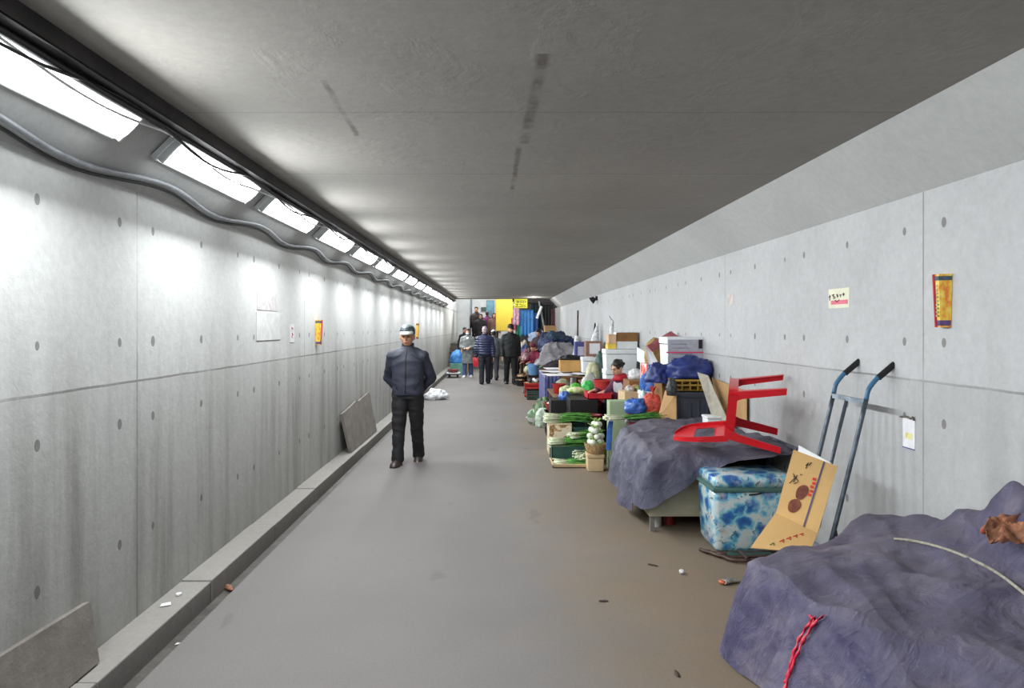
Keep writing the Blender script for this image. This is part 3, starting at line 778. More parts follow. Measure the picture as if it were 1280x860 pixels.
# folded carton sheet with chestnut print
A, B = P(992, 562, 4.12), P(1047, 583, 3.98); C_, D = P(1022, 667, 3.92), P(970, 641, 4.12)
E, G = P(1012, 691, 3.76), P(938, 685, 3.92)
cb = thing('cardboard_sheet', D, 'folded tan cardboard sheet with chestnut print leaning on the hand truck', 'cardboard')
M_tan = mat('tan_cardboard', (205, 166, 108), .8, .07, 4, .04)
o = D.copy(); rel = lambda p: p - o
def bilin(p, q, r, s_, name):
    n = 9; m = MB(); vs = [(p.lerp(q, i / 8)).lerp(s_.lerp(r, i / 8), j / 8) for i in range(n) for j in range(n)]
    fs = [(i * n + j, (i + 1) * n + j, (i + 1) * n + j + 1, i * n + j + 1) for i in range(n - 1) for j in range(n - 1)]
    o_ = m.add(vs, fs).build(name, M_tan, cb); k_ = o_.modifiers.new('s', 'SOLIDIFY'); k_.thickness = .005; k_.offset = 0
bilin(rel(D), rel(C_), rel(B), rel(A), 'upper_panel'); bilin(rel(G), rel(E), rel(C_), rel(D), 'lower_flap')
u = (C_ - D); v_ = (A - D); nr = u.cross(v_).normalized(); nr = nr if nr.y < 0 else -nr
def onp(a, b): return rel(D + u * a + v_ * b + nr * .007)
# adjust v so that corner B is reached proportionally
def onq(a, b): return rel((D.lerp(C_, a)).lerp(A.lerp(B, a), b) + nr * .007)
def patch(pts, th=.0012): return [onq(a, b) for a, b in pts]
def flatpoly(pts): 
    m = MB(); n = len(pts); m.add(pts, [tuple(range(n))]); return m
flatpoly(patch([(.67, .0), (.705, .0), (.735, 1), (.70, 1)])).build('printed_stripe', mat('navy_print', (84, 76, 110), .8), cb)
M_chest = mat('chestnut_print', (118, 62, 44), .8, .35, 30)
for cx, cy, sx, sy in ((.36, .22, .13, .11), (.44, .45, .12, .12)):
    flatpoly(patch([(cx + sx * math.cos(q) * (1 + .06 * math.sin(3 * q)) + .04 * math.sin(q), cy + sy * math.sin(q)) for q in [2 * PI * k / 26 for k in range(26)]])).build('chestnut_print', M_chest, cb)
rp = MB()
for k in range(5):
    pts = patch([(.58 + .02 * (k % 2) + a, .44 + .06 * k + b) for a, b in ((0, 0), (.07, .005), (.075, .045), (.0, .04))]); rp.add(pts, [(0, 1, 2, 3)])
rp.build('red_lettering', M_redink, cb)
ik = MB()
for pl in ([(.12, .50), (.2, .60), (.17, .63)], [(.2, .54), (.24, .66)], [(.14, .66), (.3, .58), (.22, .52)], [(.3, .68), (.33, .70)], [(.36, .84), (.4, .9), (.38, .8)], [(.42, .86), (.46, .92)]):
    ik.tube([onq(a, b) for a, b in pl], .0022, 5)
ik.build('handwriting', M_ink, cb)
def onf(a, b): return rel((G.lerp(E, a)).lerp(D.lerp(C_, a), b) + nr * .007)
rl = MB()
for k in range(4):
    a, b = .42 + .09 * k, .28 + .13 * k
    rl.tube([onf(a, b), onf(a + .05, b + .1), onf(a + .07, b), onf(a + .02, b + .04)], .003, 5)
rl.build('red_lettering', M_redink, cb)
gl = MB(); gl.tube([onf(.3, .14), onf(.34, .22), onf(.37, .14)], .003, 5); gl.build('green_lettering', M_greenink, cb)
sheet('foam_sheet', 'white foam sheet sticking out behind the tan cardboard', [P(985, 640, 4.18), P(1026, 660, 4.0), P(1040, 579, 4.03), P(1000, 557, 4.2)], M_foam, .012)

# ================================================================== right wall items
def wall_sheet(name, label, px0, px1, py0, py1, m, wall, off=.0005, th=.002, cat='notice'):
    X = XR if wall > 0 else XL; Y0 = X * F / (px0 - VX); Y1 = X * F / (px1 - VX); Yn, Yf = min(Y0, Y1), max(Y0, Y1)
    Yc = (Yn + Yf) / 2; z1 = P(0, py0, Yc).z; z0 = P(0, py1, Yc).z; xs = X - wall * off
    r = thing(name, (xs, Yc, (z0 + z1) / 2), label, cat)
    w, h = (Yf - Yn) / 2, (z1 - z0) / 2
    MB().box(-th if wall > 0 else 0, 0 if wall > 0 else th, -w, w, -h, h).build('sheet', m, r)
    return r, w, h
r, w, h = wall_sheet('wall_notice', 'small cream notice with black writing and pink band on the right wall', 1036, 1062, 360.5, 385, mat('cream_paper', (226, 224, 200), .8, .05), 1)
# seen from inside the tunnel the far end of the wall is on the left
def wl(r, w, h, pls, m, name, rad=.003, wall=1):
    q = MB()
    for pl in pls: q.tube([(-.004 * wall, w * (1 - 2 * a) * wall, h * (1 - 2 * b)) for a, b in pl], rad, 5)
    return q.build(name, m, r)
wl(r, w, h, [[(.08, .3), (.08, .58)], [(.04, .4), (.12, .38)], [(.2, .32), (.3, .28), (.24, .42), (.34, .4)], [(.26, .5), (.36, .46)], [(.42, .32), (.5, .4)], [(.46, .28), (.46, .46)], [(.56, .34), (.64, .34), (.6, .44)], [(.75, .25), (.75, .42)], [(.7, .33), (.8, .33)], [(.35, .6), (.45, .7), (.55, .58)]], M_ink, 'handwriting')
MB().box(-.004, -.001, -w * .86, w * .72, -h * .62, -h * .2).build('pink_band', mat('pink_print', (224, 120, 140), .8, .1), r)
def holder(name, label, px0, px1, py0, py1, wall):
    X = XR if wall > 0 else XL; Y0 = (X - wall * .03) * F / ((px0 if wall > 0 else px0) - VX); Y1 = X * F / (px1 - VX); Yn, Yf = sorted((Y0, Y1)); Yc = (Yn + Yf) / 2
    z1 = P(0, py0, Yc).z; z0 = P(0, py1, Yc).z; hh = z1 - z0
    r = thing(name, (X - wall * .002, Yc, z0), label, 'holder')
    wd = .045; D_ = .055
    s = -wall
    def sec(z, k): return [(0, -wd * k, z), (s * D_ * k * .9, -wd * .55 * k, z), (s * D_ * k, wd * .3 * k, z), (0, wd * k, z)]
    m = MB(); m.rings([sec(0, .86), sec(hh, 1.1)]); m.build('printed_body', M_yelprint, r)
    q = MB(); q.rings([[V(p) + V((s * .002, 0, 0)) for p in sec(hh * a, .87 + .24 * a)] for a in (.03, .13)], False, False); q.build('base_band', mat('purple_print', (96, 70, 120), .6, .3, 30), r)
    q = MB(); q.rings([[V(p) + V((s * .002, 0, 0)) for p in sec(hh * a, .87 + .24 * a)] for a in (.88, .96)], False, False); q.build('top_band', mat('slate_print', (70, 86, 100), .6, .3, 30), r)
    e = MB(); k0, k1 = .86, 1.1
    e.tube([(s * D_ * k0 + s * .001, wd * .1 * k0, 0), (s * D_ * k1 + s * .001, wd * .1 * k1, hh)], .0065, 6); e.build('red_stripe', mat('crimson_print', (190, 34, 56), .5), r)
    q = MB()
    for i in range(9):
        z = hh * (.2 + .07 * i); q.box(s * (D_ * .93) - .004 if s < 0 else s * D_ * .93 - .002, s * (D_ * .93) + .003, -wd * .35, -wd * .1, z, z + hh * .035)
    q.build('printed_characters', mat('green_white_print', (180, 190, 140), .6, .4, 60), r)
    return r
t = NT('yellow_print'); c = t.ramp(t.noise(38, 2, .5, t.map((1, 1, .6))), [(.35, rgb(226, 120, 50)), (.5, rgb(232, 188, 58)), (.7, rgb(236, 214, 110))]); t.L(c, t.b.inputs['Base Color']); t.b.inputs['Roughness'].default_value = .4; M_yelprint = t.m
holder('printed_holder', 'tall yellow and red printed holder fixed on the right wall', 1170, 1189, 343, 409, 1)
holder('printed_holder', 'yellow and orange printed holder on the left wall before the walking man', 393, 401, 400, 431, -1)
holder('printed_holder', 'small orange printed holder on the left wall just behind the man in the cap', 519, 523, 404, 424, -1)
# torn paper slip
r, w, h = wall_sheet('hanging_paper', 'torn white paper slip taped low on the right wall', 1129, 1144, 523, 561, M_paper, 1, cat='paper')
MB().box(-.004, -.002, -w * .6, w * .5, -h * .35, h * .05).build('yellow_print', mat('pale_yellow', (226, 220, 150), .8), r)
MB().box(-.004, -.002, -w, w, -h, -h * .93).build('blue_edge', mat('violet_edge', (80, 76, 140), .8), r)
MB().tube([(-.006, w * 1.3, h * 1.0), (-.012, w * .3, h * 1.12), (-.006, -w * .5, h * 1.02), (-.01, -w * .9, h * 1.15), (-.006, -w * 1.0, h * .95)], .006, 6).build('tape_scrap', mat('grey_tape', (110, 104, 100), .6), r, smooth='all')
for px, py, n_ in ((1108, 457, 'the hand truck handle'),):
    pass
r, w, h = wall_sheet('paper_scrap', 'small faded paper scrap on the right wall left of the notice', 910, 917, 367, 381, mat('faded_paper', (205, 196, 190), .8), 1, cat='paper')
r, w, h = wall_sheet('faded_poster', 'faded pale paper remnant with torn edges on the left wall', 321, 346, 366, 388, mat('faded_poster', (206, 202, 202), .85, .14, 20), -1, cat='poster')
r, w, h = wall_sheet('faded_poster', 'larger washed out paper patch below the torn remnant on the left wall', 320, 350, 391, 425, mat('faded_poster_b', (216, 218, 216), .85, .10, 14), -1, off=.002, cat='poster')
r, w, h = wall_sheet('paper_notice', 'narrow white notice with red marks on the left wall', 362.5, 367.5, 405, 428, M_paper, -1)
wl(r, w, h, [[(.3, .2), (.6, .25)], [(.4, .5), (.6, .6), (.35, .7)]], M_redink, 'red_print', .005, -1)

# ================================================================== left side: slabs on the kerb, litter
M_slab = mat('concrete_slab', (122, 116, 110), .85, .15, 8, .4)
def slab(name, label, pts, th=.035):
    c = V(pts[0]); o = MB().quad([V(p) - c for p in pts], th).build(name, M_slab, loc=c)
    return tag(o, label, 'slab')
slab('concrete_slab', 'grey concrete slab leaning on the wall in the left foreground', [(-1.845, 3.17, .106), (-1.845, 2.2, .106), (-1.905, 2.2, .41), (-1.905, 3.2, .375)])
slab('concrete_slab', 'broken topped concrete slab leaning on the left wall near the man', [(-1.80, 10.25, .106), (-1.80, 8.45, .106), (-1.888, 8.35, .60), (-1.888, 8.8, .63), (-1.888, 9.2, .67), (-1.888, 9.35, .65), (-1.888, 10.1, .70)])
litter = [('paper_scrap', 'square white paper scrap lying on the left kerb', 207, 756, .10, (.028, .022, .003), (235, 238, 242)), ('bottle_cap', 'round white bottle cap on the left kerb', 223.5, 743.5, .10, (.017, .017, .008), (235, 238, 240)),
          ('paper_scrap', 'tiny white scrap in the left gutter', 222, 804, -.03, (.014, .01, .004), (220, 220, 215)), ('dead_leaf', 'brown dead leaf curled in the left gutter', 286, 736, -.03, (.06, .022, .014), (130, 84, 56)),
          ('paper_scrap', 'crumpled white ball of paper on the floor in the foreground', 852, 717.5, .0, (.019, .018, .016), (230, 232, 234)),
          ('dead_leaf', 'brown bit of litter near the crumpled paper ball', 816, 707, 0, (.04, .012, .005), (78, 60, 46)), ('dead_leaf', 'dark bit of litter at the bottom centre of the floor', 846, 843, 0, (.035, .01, .005), (66, 52, 42)), ('dead_leaf', 'dark bit of litter left of the floor middle', 754, 752, 0, (.032, .011, .005), (62, 54, 48))]
for nm, lb, px, py, z, r3, c in litter:
    Y = (EYE - z) * F / (py - VY); p = P(px, py, Y); m = MB(); rings = []
    if nm == 'bottle_cap': m.lathe([(r3[0], 0), (r3[0], r3[2]), (r3[0] * .85, r3[2] * 1.3)], 20)
    elif nm == 'paper_scrap' and r3[2] < .01: m.quad([(-r3[0], -r3[1], .001), (r3[0], -r3[1] * .7, .002), (r3[0] * .9, r3[1], .004), (-r3[0] * .8, r3[1] * .9, .001)], .0015)
    else:
        for i in range(1, 9):
            a = PI * i / 9; rings.append([(r3[0] * math.sin(a) * math.cos(b) * (1 + .35 * nz((a, b, px))), r3[1] * math.sin(a) * math.sin(b) * (1 + .5 * nz((b, a, px))), r3[2] * (1 - math.cos(a) * .98)) for b in [2 * PI * k / 14 for k in range(14)]])
        m.rings(rings)
    tag(m.build(nm, mat('litter_' + nm, c, .7, .3, 30), loc=(p.x, p.y, z if z > 0 else (z - .005 if z < 0 else 0)), rot=(0, 0, px * .7), smooth=None), lb, 'litter')
wr = thing('snack_wrapper', P(912, 729, 1416 / 320), 'shiny silver and orange snack wrapper on the floor by the foreground tarpaulin', 'wrapper', .4); wr.location.z = 0
m = MB(); m.loft([((-.06, 0, .012), .004, .03), ((-.04, 0, .016), .014, .03), ((.0, 0, .018), .016, .026), ((.045, 0, .014), .012, .03), ((.065, 0, .01), .003, .032)], side=V((0, 0, 1)), n=14); m.build('wrapper_foil', mat('silver_foil', (190, 186, 180), .25, .4, 30, .5, metal=.7), wr, smooth='all')
MB().ell((-.055, .004, .014), (.022, .03, .014)).build('orange_end', mat('orange_print', (190, 96, 50), .4), wr, smooth='all')
# ================================================================== items right of the walkway, near to far
def X_(px, Y): return (px - VX) / F * Y
def Z_(py, Y): return EYE + (VY - py) / F * Y
# --- grey bin, crate and bundle by the wall (Y 7.1)
bn2 = thing('storage_bin', (X_(869, 7.1), 7.32, 0), 'dark grey ribbed plastic bin behind the red chair', 'bin')
MB().box(-.185, .195, -.2, .2, 0, .93, taper=.9, bev=.02).build('bin_body', M_greypl, bn2, smooth=True)
m = MB()
for i in range(5): m.box(-.15 + .075 * i - .012, -.15 + .075 * i + .012, -.213, -.18, .2, .9)
m.build('rib', M_greypl, bn2) if False else None
for i in range(4): MB().box(-.14 + .09 * i - .011, -.14 + .09 * i + .011, -.212, -.17, .18, .9, bev=.003).build('rib', M_greypl, bn2)
MB().box(-.2, .21, -.215, .215, .92, .985, bev=.012).build('rim', M_greypl, bn2, smooth=True)
crate('plastic_crate', 'ochre yellow plastic crate on top of the dark grey bin', X_(843, 7.1), X_(884, 7.1), 7.12, 7.5, .986, 1.115, M_yelpl, rows=2)
s1 = sack('tarpaulin_bundle', 'bright blue folded tarpaulin bundle on the ochre crate', (2.06, 7.33, 1.118), (.215, .18, .23), M_bluetarp, 3, .28, 'tarpaulin', rz=.1, flat=.3)
s2 = sack('tarpaulin_bundle', 'smaller blue tarpaulin wad left of the folded bundle above the leaning carton', (1.78, 7.45, 1.06), (.13, .13, .18), M_bluetarp, 8, .35, 'tarpaulin', flat=.3)
carton('cardboard_box', 'plain brown carton hidden behind the grey bin below the taped white box', 1.84, 2.24, 7.60, 8.0, .681, 1.22, M_carddk)
bx = foam_box('styrofoam_box', 'white box with pink tape and grey front on top of the wall pile', X_(834, 7.6), X_(884, 7.6) - .03, 7.6, 8.0, 1.222, 1.55, M_foam)
MB().box(-.2, .2, -.206, -.2, .04, .30).build('grey_label', mat('grey_label', (176, 176, 186), .7, .1, 20), bx)
MB().box(-.217, .217, -.21, -.205, .15, .165).build('pink_tape', M_pink, bx)
MB().box(.14, .18, -.212, -.206, .2, .3).build('dark_print', M_ink, bx)
q = MB()
for i in range(4): q.box(-.16, .1 - .03 * i, -.208, -.2055, .09 + .045 * i + (.02 if i > 1 else 0), .1 + .045 * i + (.02 if i > 1 else 0))
q.build('printed_lines', mat('pale_grey_print', (140, 140, 150), .8), bx)
sack('plastic_bag', 'dark transparent bag hanging by the ochre crate left end', (X_(838, 7.05), 7.0, .96), (.05, .05, .17), mat('dark_clear_bag', (62, 64, 66), .3, .5, 30, .4), 5, .2, tie=False)
sheet('wooden_board', 'pale grey plank leaning against the wall behind the red chair', [P(895, 532, 6.6), P(914, 532, 6.45), P(886, 470, 6.95), P(873, 466, 7.04)], mat('grey_wood', (170, 164, 150), .8, .15, 14), .02)
bd = thing('cardboard_sheet', P(905, 530, 6.75), 'brown cardboard panel with green marks leaning on the wall behind the red chair', 'cardboard')
pp = [P(905, 530, 6.75), P(934, 532, 6.2), P(934, 489, 6.2), P(890, 472, 7.06)]
MB().quad([p - pp[0] for p in pp], .006).build('panel', M_card, bd)
q = MB(); q.quad([(pp[0] + (pp[1] - pp[0]) * a + (pp[3] - pp[0]) * b) - pp[0] + V((-.004, -.008, 0)) for a, b in ((.1, .35), (.16, .35), (.12, .62), (.06, .6))], .001); q.build('green_mark', M_greenink, bd)
foam_box('styrofoam_box', 'small white foam box between the red chair and the wall', 2.02, 2.2, 6.55, 6.75, .705, .80, M_foam)
# --- table 1 behind the bench
M_wood = mat('worn_wood', (120, 92, 66), .75, .3, 8, .2)
table('stall_table', 'low wooden stall table behind the draped bench', 1.5, 2.26, 7.56, 8.95, .68, M_wood, M_wood)
sheet('cardboard_sheet', 'brown carton flap leaning on the grey bin left side', [P(822, 524, 7.2), P(846, 534, 7.0), P(846, 492, 7.05), P(832, 488, 7.3)], M_card, .008, 'cardboard')
tray = thing('plastic_tray', (1.58, 7.33, 0), 'flat maroon tray behind the bench beside the brown flap', 'tray')
MB().box(-.16, .13, -.16, .16, 0, .60, taper=.9, bev=.01).build('stand', M_greypl, tray)
MB().box(-.19, .16, -.19, .19, .60, .66, taper=.92, bev=.012).build('tray_body', M_maroon, tray, smooth=True)
sack('net_bag', 'orange red net bag of goods behind the draped bench', (X_(818, 7.7), 7.78, .682), (.13, .12, .25), mat('orange_red_net', (214, 84, 66), .5, .35, 40, .5), 6, .15, tie=True)
sack('plastic_bag', 'blue plastic bag knotted on top, above the orange net bag', (X_(815, 8.1), 8.15, .90), (.12, .11, .26), M_bluebag, 12, .25, tie=True)
foam_box('styrofoam_box', 'low white box under the knotted blue bag', 1.72, 1.98, 8.02, 8.35, .682, .90, M_foam)
sack('plastic_bag', 'crumpled blue plastic bag lying in front of the cream carton', (X_(797, 7.75), 7.75, .682), (.13, .09, .16), M_bluebag, 22, .3)
carton('cardboard_box', 'cream carton with folded lid beside the seated vendor', X_(779, 8.5), X_(806, 8.5), 8.5, 8.8, .682, .85, M_card2, rz=.1, tape=None)
sack('plastic_bag', 'grey clear bag at the back edge of the draped bench', (X_(797, 7.25), 7.28, .62), (.12, .09, .10), mat('grey_clear_bag', (150, 150, 150), .3, .4, 24, .5), 9, .2)
# pale green box
gb = carton('cardboard_box', 'pale green open carton standing behind the onions', X_(762, 7.9), X_(786, 7.9), 7.9, 8.1, .0, Z_(502, 7.9), mat('pale_green_card', (158, 176, 140), .75, .1, 6), flaps=False)
sheet('cardboard_sheet', 'brown carton lid lying across the pale green carton', [P(772, 504, 8.0), P(800, 512, 7.7), P(803, 506, 8.1), P(780, 500, 8.35)], M_card2, .008, 'cardboard')
# --- cluster of stacked cartons by the wall, Y 8.3
t = NT('red_print_card'); c = t.ramp(t.noise(9, 2, .4, t.map((1, 1, .5))), [(.42, rgb(226, 222, 214)), (.5, rgb(214, 80, 74))], 'CONSTANT'); t.L(c, t.b.inputs['Base Color']); t.b.inputs['Roughness'].default_value = .8; M_redcard = t.m
carton('cardboard_box', 'white carton with red print under the tilted maroon lid', X_(811, 8.3), X_(832, 8.3), 8.4, 8.8, .682, 1.2, M_redcard)
sack('rice_sack', 'olive and red sack wedged left of the taped white box', (X_(822, 8.45), 8.6, 1.205), (.12, .12, .30), mat('olive_sack', (178, 150, 90), .6, .4, 9, .3), 14, .15)
sheet('cardboard_sheet', 'maroon carton lid tilted on top of the olive sack', [P(808, 432, 8.3), P(815, 440, 8.3), P(848, 421, 8.5), P(838, 414, 8.7)], mat('maroon_print_card', (168, 92, 96), .8, .2, 9), .012, 'lid')
sheet('foam_sheet', 'white carton panel with pink edge standing left of the red print carton', [P(797, 451, 8.9), P(810, 458, 8.7), P(810, 441, 8.7), P(797, 434, 8.9)], M_foam, .012)
sheet('pink_strip', 'narrow white and pink strip leaning on the red print carton', [P(812, 462, 8.2), P(825, 458, 8.2), P(812, 434, 8.4), P(806, 432, 8.4)], M_paper, .008, 'strip')
sack('plastic_bag', 'small white bag behind the vendor shoulder', (X_(795, 9.3), 9.3, .95), (.10, .09, .14), M_whitebag, 31, .2)
bt = thing('plastic_bottle', (X_(803, 8.05), 8.0, .682), 'clear plastic bottle beside the knotted blue bag', 'bottle')
MB().lathe([(.035, 0), (.038, .01), (.038, .17), (.03, .2), (.013, .23), (.013, .25)], 20).build('bottle_body', mat('clear_pet', (190, 215, 222), .15, .1, 9, coat=.5), bt, smooth=40)
MB().lathe([(.016, .245), (.016, .268)], 16).build('cap', M_bluebag, bt)
carton('cardboard_box', 'brown carton under the small white bag behind the cream carton', X_(786, 9.0), X_(812, 9.0), 8.97, 9.4, .0, .95, M_carddk)
for i, (px, Y, z, c) in enumerate([(800, 8.6, .855, (120, 150, 80)), (794, 8.68, .855, (196, 170, 110)), (787, 8.6, .855, (210, 208, 200))]):
    sack('produce_bag', ['small green produce bag', 'small tan produce bag', 'small white produce bag'][i] + ' on the cream carton', (X_(px, Y), Y, z), (.05, .05, .07), mat('produce_bag%d' % i, c, .5, .4, 20), 40 + i, .2)

# --- vegetables
def onion_bunch(name, label, c, L, n, rz=0, w=.10, h=.05, seed=1, group=None, curl=.1):
    r = thing(name, c, label, 'vegetable', rz, group); rnd = random.Random(seed)
    ws, lv, lv2 = MB(), MB(), MB()
    for i in range(n):
        y = rnd.uniform(-w, w); z = rnd.uniform(.008, h); k = rnd.uniform(-.3, .3)
        x0 = rnd.uniform(-.03, .03); e1 = V((x0 + L * .32, y * .9, z)); e0 = V((x0, y, max(.008, z + rnd.uniform(-.01, .01))))
        ws.tube([e0, e0.lerp(e1, .12), e1], [.010, .009, .0065], 6)
        for q in range(2):
            yy = y * .8 + k * .1 + rnd.uniform(-.03, .03)
            pts = spline([e1, (x0 + L * .6, yy, z + rnd.uniform(.0, .02)), (x0 + L * rnd.uniform(.85, 1.05), yy + rnd.uniform(-.05, .05), max(.006, z + rnd.uniform(-.02, curl * .2)))], 4)
            (lv if q else lv2).tube(pts, [.0065 * (1 - .6 * j / len(pts)) for j in range(len(pts))], 5)
    ws.build('white_stalks', M_stalk, r, smooth='all'); lv.build('green_leaves', M_leaf, r, smooth='all'); lv2.build('dark_leaves', M_leafdk, r, smooth='all')
    for o in r.children: o['kind'] = 'stuff'
    return r
def tray_box(name, label, x0, x1, y0, y1, z0, z1, m, cat='tray'):
    r = thing(name, ((x0 + x1) / 2, (y0 + y1) / 2, z0), label, cat); X, Y, h = (x1 - x0) / 2, (y1 - y0) / 2, z1 - z0; th = .01
    b = MB(); b.box(-X, X, -Y, Y, 0, th); b.box(-X, X, -Y, -Y + th, 0, h); b.box(-X, X, Y - th, Y, 0, h); b.box(-X, -X + th, -Y, Y, 0, h); b.box(X - th, X, -Y, Y, 0, h)
    b.build('tray_body', m, r)
    b = MB(); e = .008
    b.box(-X - e, X + e, -Y - e, -Y, h - .014, h); b.box(-X - e, X + e, Y, Y + e, h - .014, h); b.box(-X - e, -X, -Y, Y, h - .014, h); b.box(X, X + e, -Y, Y, h - .014, h)
    b.build('rim', m, r); return r
Yt = 8.2
tray_box('vegetable_tray', 'low wooden tray of green onions on the floor, lowest of the onion stack', .66, 1.16, 8.05, 8.45, 0, .045, M_card2)
onion_bunch('green_onion_bunch', 'trimmed green onions in the low tray on the floor', (.70, 8.2, .012), .44, 26, 0, .12, .04, 2)
tray_box('vegetable_tray', 'dark green crate tray of onions above the low wooden tray', .68, 1.12, 8.4, 8.8, .0, .19, M_dkgreen)
onion_bunch('green_onion_bunch', 'thick white stalked green onions on the dark green tray', (.66, 8.55, .17), .56, 46, .12, .13, .09, 3)
t = NT('mushroom_carton'); c = t.ramp(t.noise(11, 2, .5, None, 1), [(.45, rgb(222, 208, 180)), (.5, rgb(186, 140, 84)), (.6, rgb(110, 76, 46)), (.7, rgb(226, 214, 190))]); t.L(c, t.b.inputs['Base Color']); t.b.inputs['Roughness'].default_value = .7; M_mush = t.m
pc = carton('cardboard_box', 'printed cream and brown carton below the topmost onion bunch', .68, .98, 8.9, 9.25, .0, .40, mat('cream_card', (205, 192, 160), .8))
MB().box(-.142, .142, -.181, -.177, .2, .385).build('printed_panel', M_mush, pc)
tray_box('vegetable_tray', 'shallow dark tray right of the printed carton', 1.0, 1.22, 8.85, 9.2, 0, .36, M_dkgreen)
onion_bunch('green_onion_bunch', 'topmost bunch of green onions with white stalks on the printed carton', (.64, 9.05, .408), .62, 44, -.05, .13, .09, 5)
onion_bunch('green_onion_bunch', 'dark green leafy onions hanging right of the printed carton', (.92, 8.62, .22), .40, 36, .3, .10, .10, 6)
onion_bunch('green_onion_bunch', 'loose bunch of green onions at the right end of the dark green tray', (.98, 8.25, .06), .34, 30, .35, .10, .10, 16)
# onions lying along the back of the tarp
ob = onion_bunch('green_onion_bunch', 'long green onions lying along the back edge of the draped bench', (1.14, 7.15, .69), .58, 26, .12, .07, .035, 7, curl=.3)
# white radish bunches: stacked, individually
foam_box('styrofoam_box', 'low cream box under the radish basket', 1.04, 1.24, 7.84, 8.06, 0, .2, M_card2)
wc = thing('vegetable_basket', (1.15, 7.93, .201), 'basket holding white radishes at the left of the draped bench', 'basket')
MB().lathe([(.10, 0), (.11, .01), (.135, .11), (.127, .11), (.10, .02), (.001, .02)], 28).build('basket_body', mat('tan_wicker', (180, 150, 104), .8, .35, 40, .5), wc, smooth=40)
rnd = random.Random(4)
rp_ = MB(); k = 0
for lay in range(5):
    for j in range(4):
        a = rnd.uniform(0, 6.28); rr_ = .066 if lay < 4 else .036
        o = MB().ell((0, 0, 0), (.040, .040, .036), n=14); 
        top_ = MB()
        rr2 = thing('white_radish', (1.15 + rr_ * math.cos(a + j * 1.57), 7.93 + rr_ * math.sin(a + j * 1.57), .26 + .068 * lay), None, 'vegetable', a)
        rr2['label'] = 'round white radish with green top in the basket by the draped bench'; rr2['group'] = 'white radishes heaped in the basket by the bench'
        o.build('root', mat('radish_white', (226, 230, 214), .4, .1, 20), rr2, smooth='all')
        for g in range(3): top_.tube(spline([(0, 0, .035), (.02 * math.cos(g * 2), .02 * math.sin(g * 2), .06), (.05 * math.cos(g * 2), .05 * math.sin(g * 2), .07)], 3), [.004] * 7, 5)
        top_.build('green_top', M_leaflt, rr2, smooth='all')
tag(MB().loft([((1.20, 7.33, .34), .03, .004), ((1.205, 7.32, .45), .03, .004), ((1.21, 7.31, .58), .028, .004), ((1.215, 7.26, .66), .025, .004)], n=10).build('blue_strap', mat('blue_webbing', (70, 120, 196), .6, .2, 20)), 'bright blue strap hanging down at the back left of the draped bench', 'strap')
def cabbage(name, label, c, r3, m, seed, rz=0, group=None):
    r = thing(name, c, label, 'vegetable', rz, group)
    for k in range(2):
        mb = MB(); n = 24; rings = []
        for i in range(1, 13):
            a = PI * i / 13
            rings.append([(r3[0] * math.sin(a) * math.cos(b) * (1 + .10 * math.sin(5 * b + seed + k * 2)), r3[1] * math.sin(a) * math.sin(b) * (1 + .10 * math.sin(5 * b + seed + k)), r3[2] * (1 - math.cos(a) * (1 if k == 0 else .8)) * (1 if k == 0 else .98)) for b in [2 * PI * q / n for q in range(n)]])
        mb.rings(rings); mb.build(['head', 'outer_leaves'][k], m if k == 0 else M_leaflt, r, smooth='all')
    return r
M_cab = mat('pale_cabbage', (226, 226, 176), .5, .2, 14, .3)
# black crate with red basin of cabbages
crate('plastic_crate', 'black plastic crate under the red basin of cabbages', .76, 1.16, 10.4, 10.8, 0, .36, M_blackpl)
basin('basin', 'red basin of pale cabbages on the black crate', (.93, 10.55, .362), .19, .13, M_redbas)
for i, (dx, dy, q) in enumerate([(-.07, -.03, 0), (.06, -.04, 1), (-.01, .08, 2)]):
    cabbage('napa_cabbage', ['left', 'right', 'rear'][i] + 'most pale cabbage in the red basin on the black crate' if i < 2 else 'rear pale cabbage in the red basin on the black crate', (.93 + dx, 10.55 + dy, .42), (.09, .07, .05), M_cab, i, i)
# bowl with greens on the floor and clear bags
basin('basin', 'white enamel bowl of greens nearest the walkway on the floor', (X_(669, 11.6), 11.7, 0), .15, .12, mat('white_enamel', (215, 214, 214), .3, .1, 8, coat=.3), k=.6)
sack('vegetable_bag', 'bag of leafy greens standing in the white enamel bowl', (X_(668, 11.6), 11.7, .02), (.11, .10, .26), mat('leafy_bag', (112, 146, 108), .4, .5, 16, .5), 17, .25, tie=True)
sack('vegetable_bag', 'clear bag of pale greens right of the white bowl', (X_(679, 11.3), 11.35, 0), (.12, .12, .36), mat('pale_leafy_bag', (170, 186, 170), .35, .4, 16, .5), 19, .2, tie=True)
sack('vegetable_bag', 'dark leafy bundle behind the pale clear bag', (X_(688, 11.6) - .12, 11.6, 0), (.13, .13, .46), mat('dark_leafy_bag', (104, 126, 92), .6, .5, 12, .5), 23, .3)
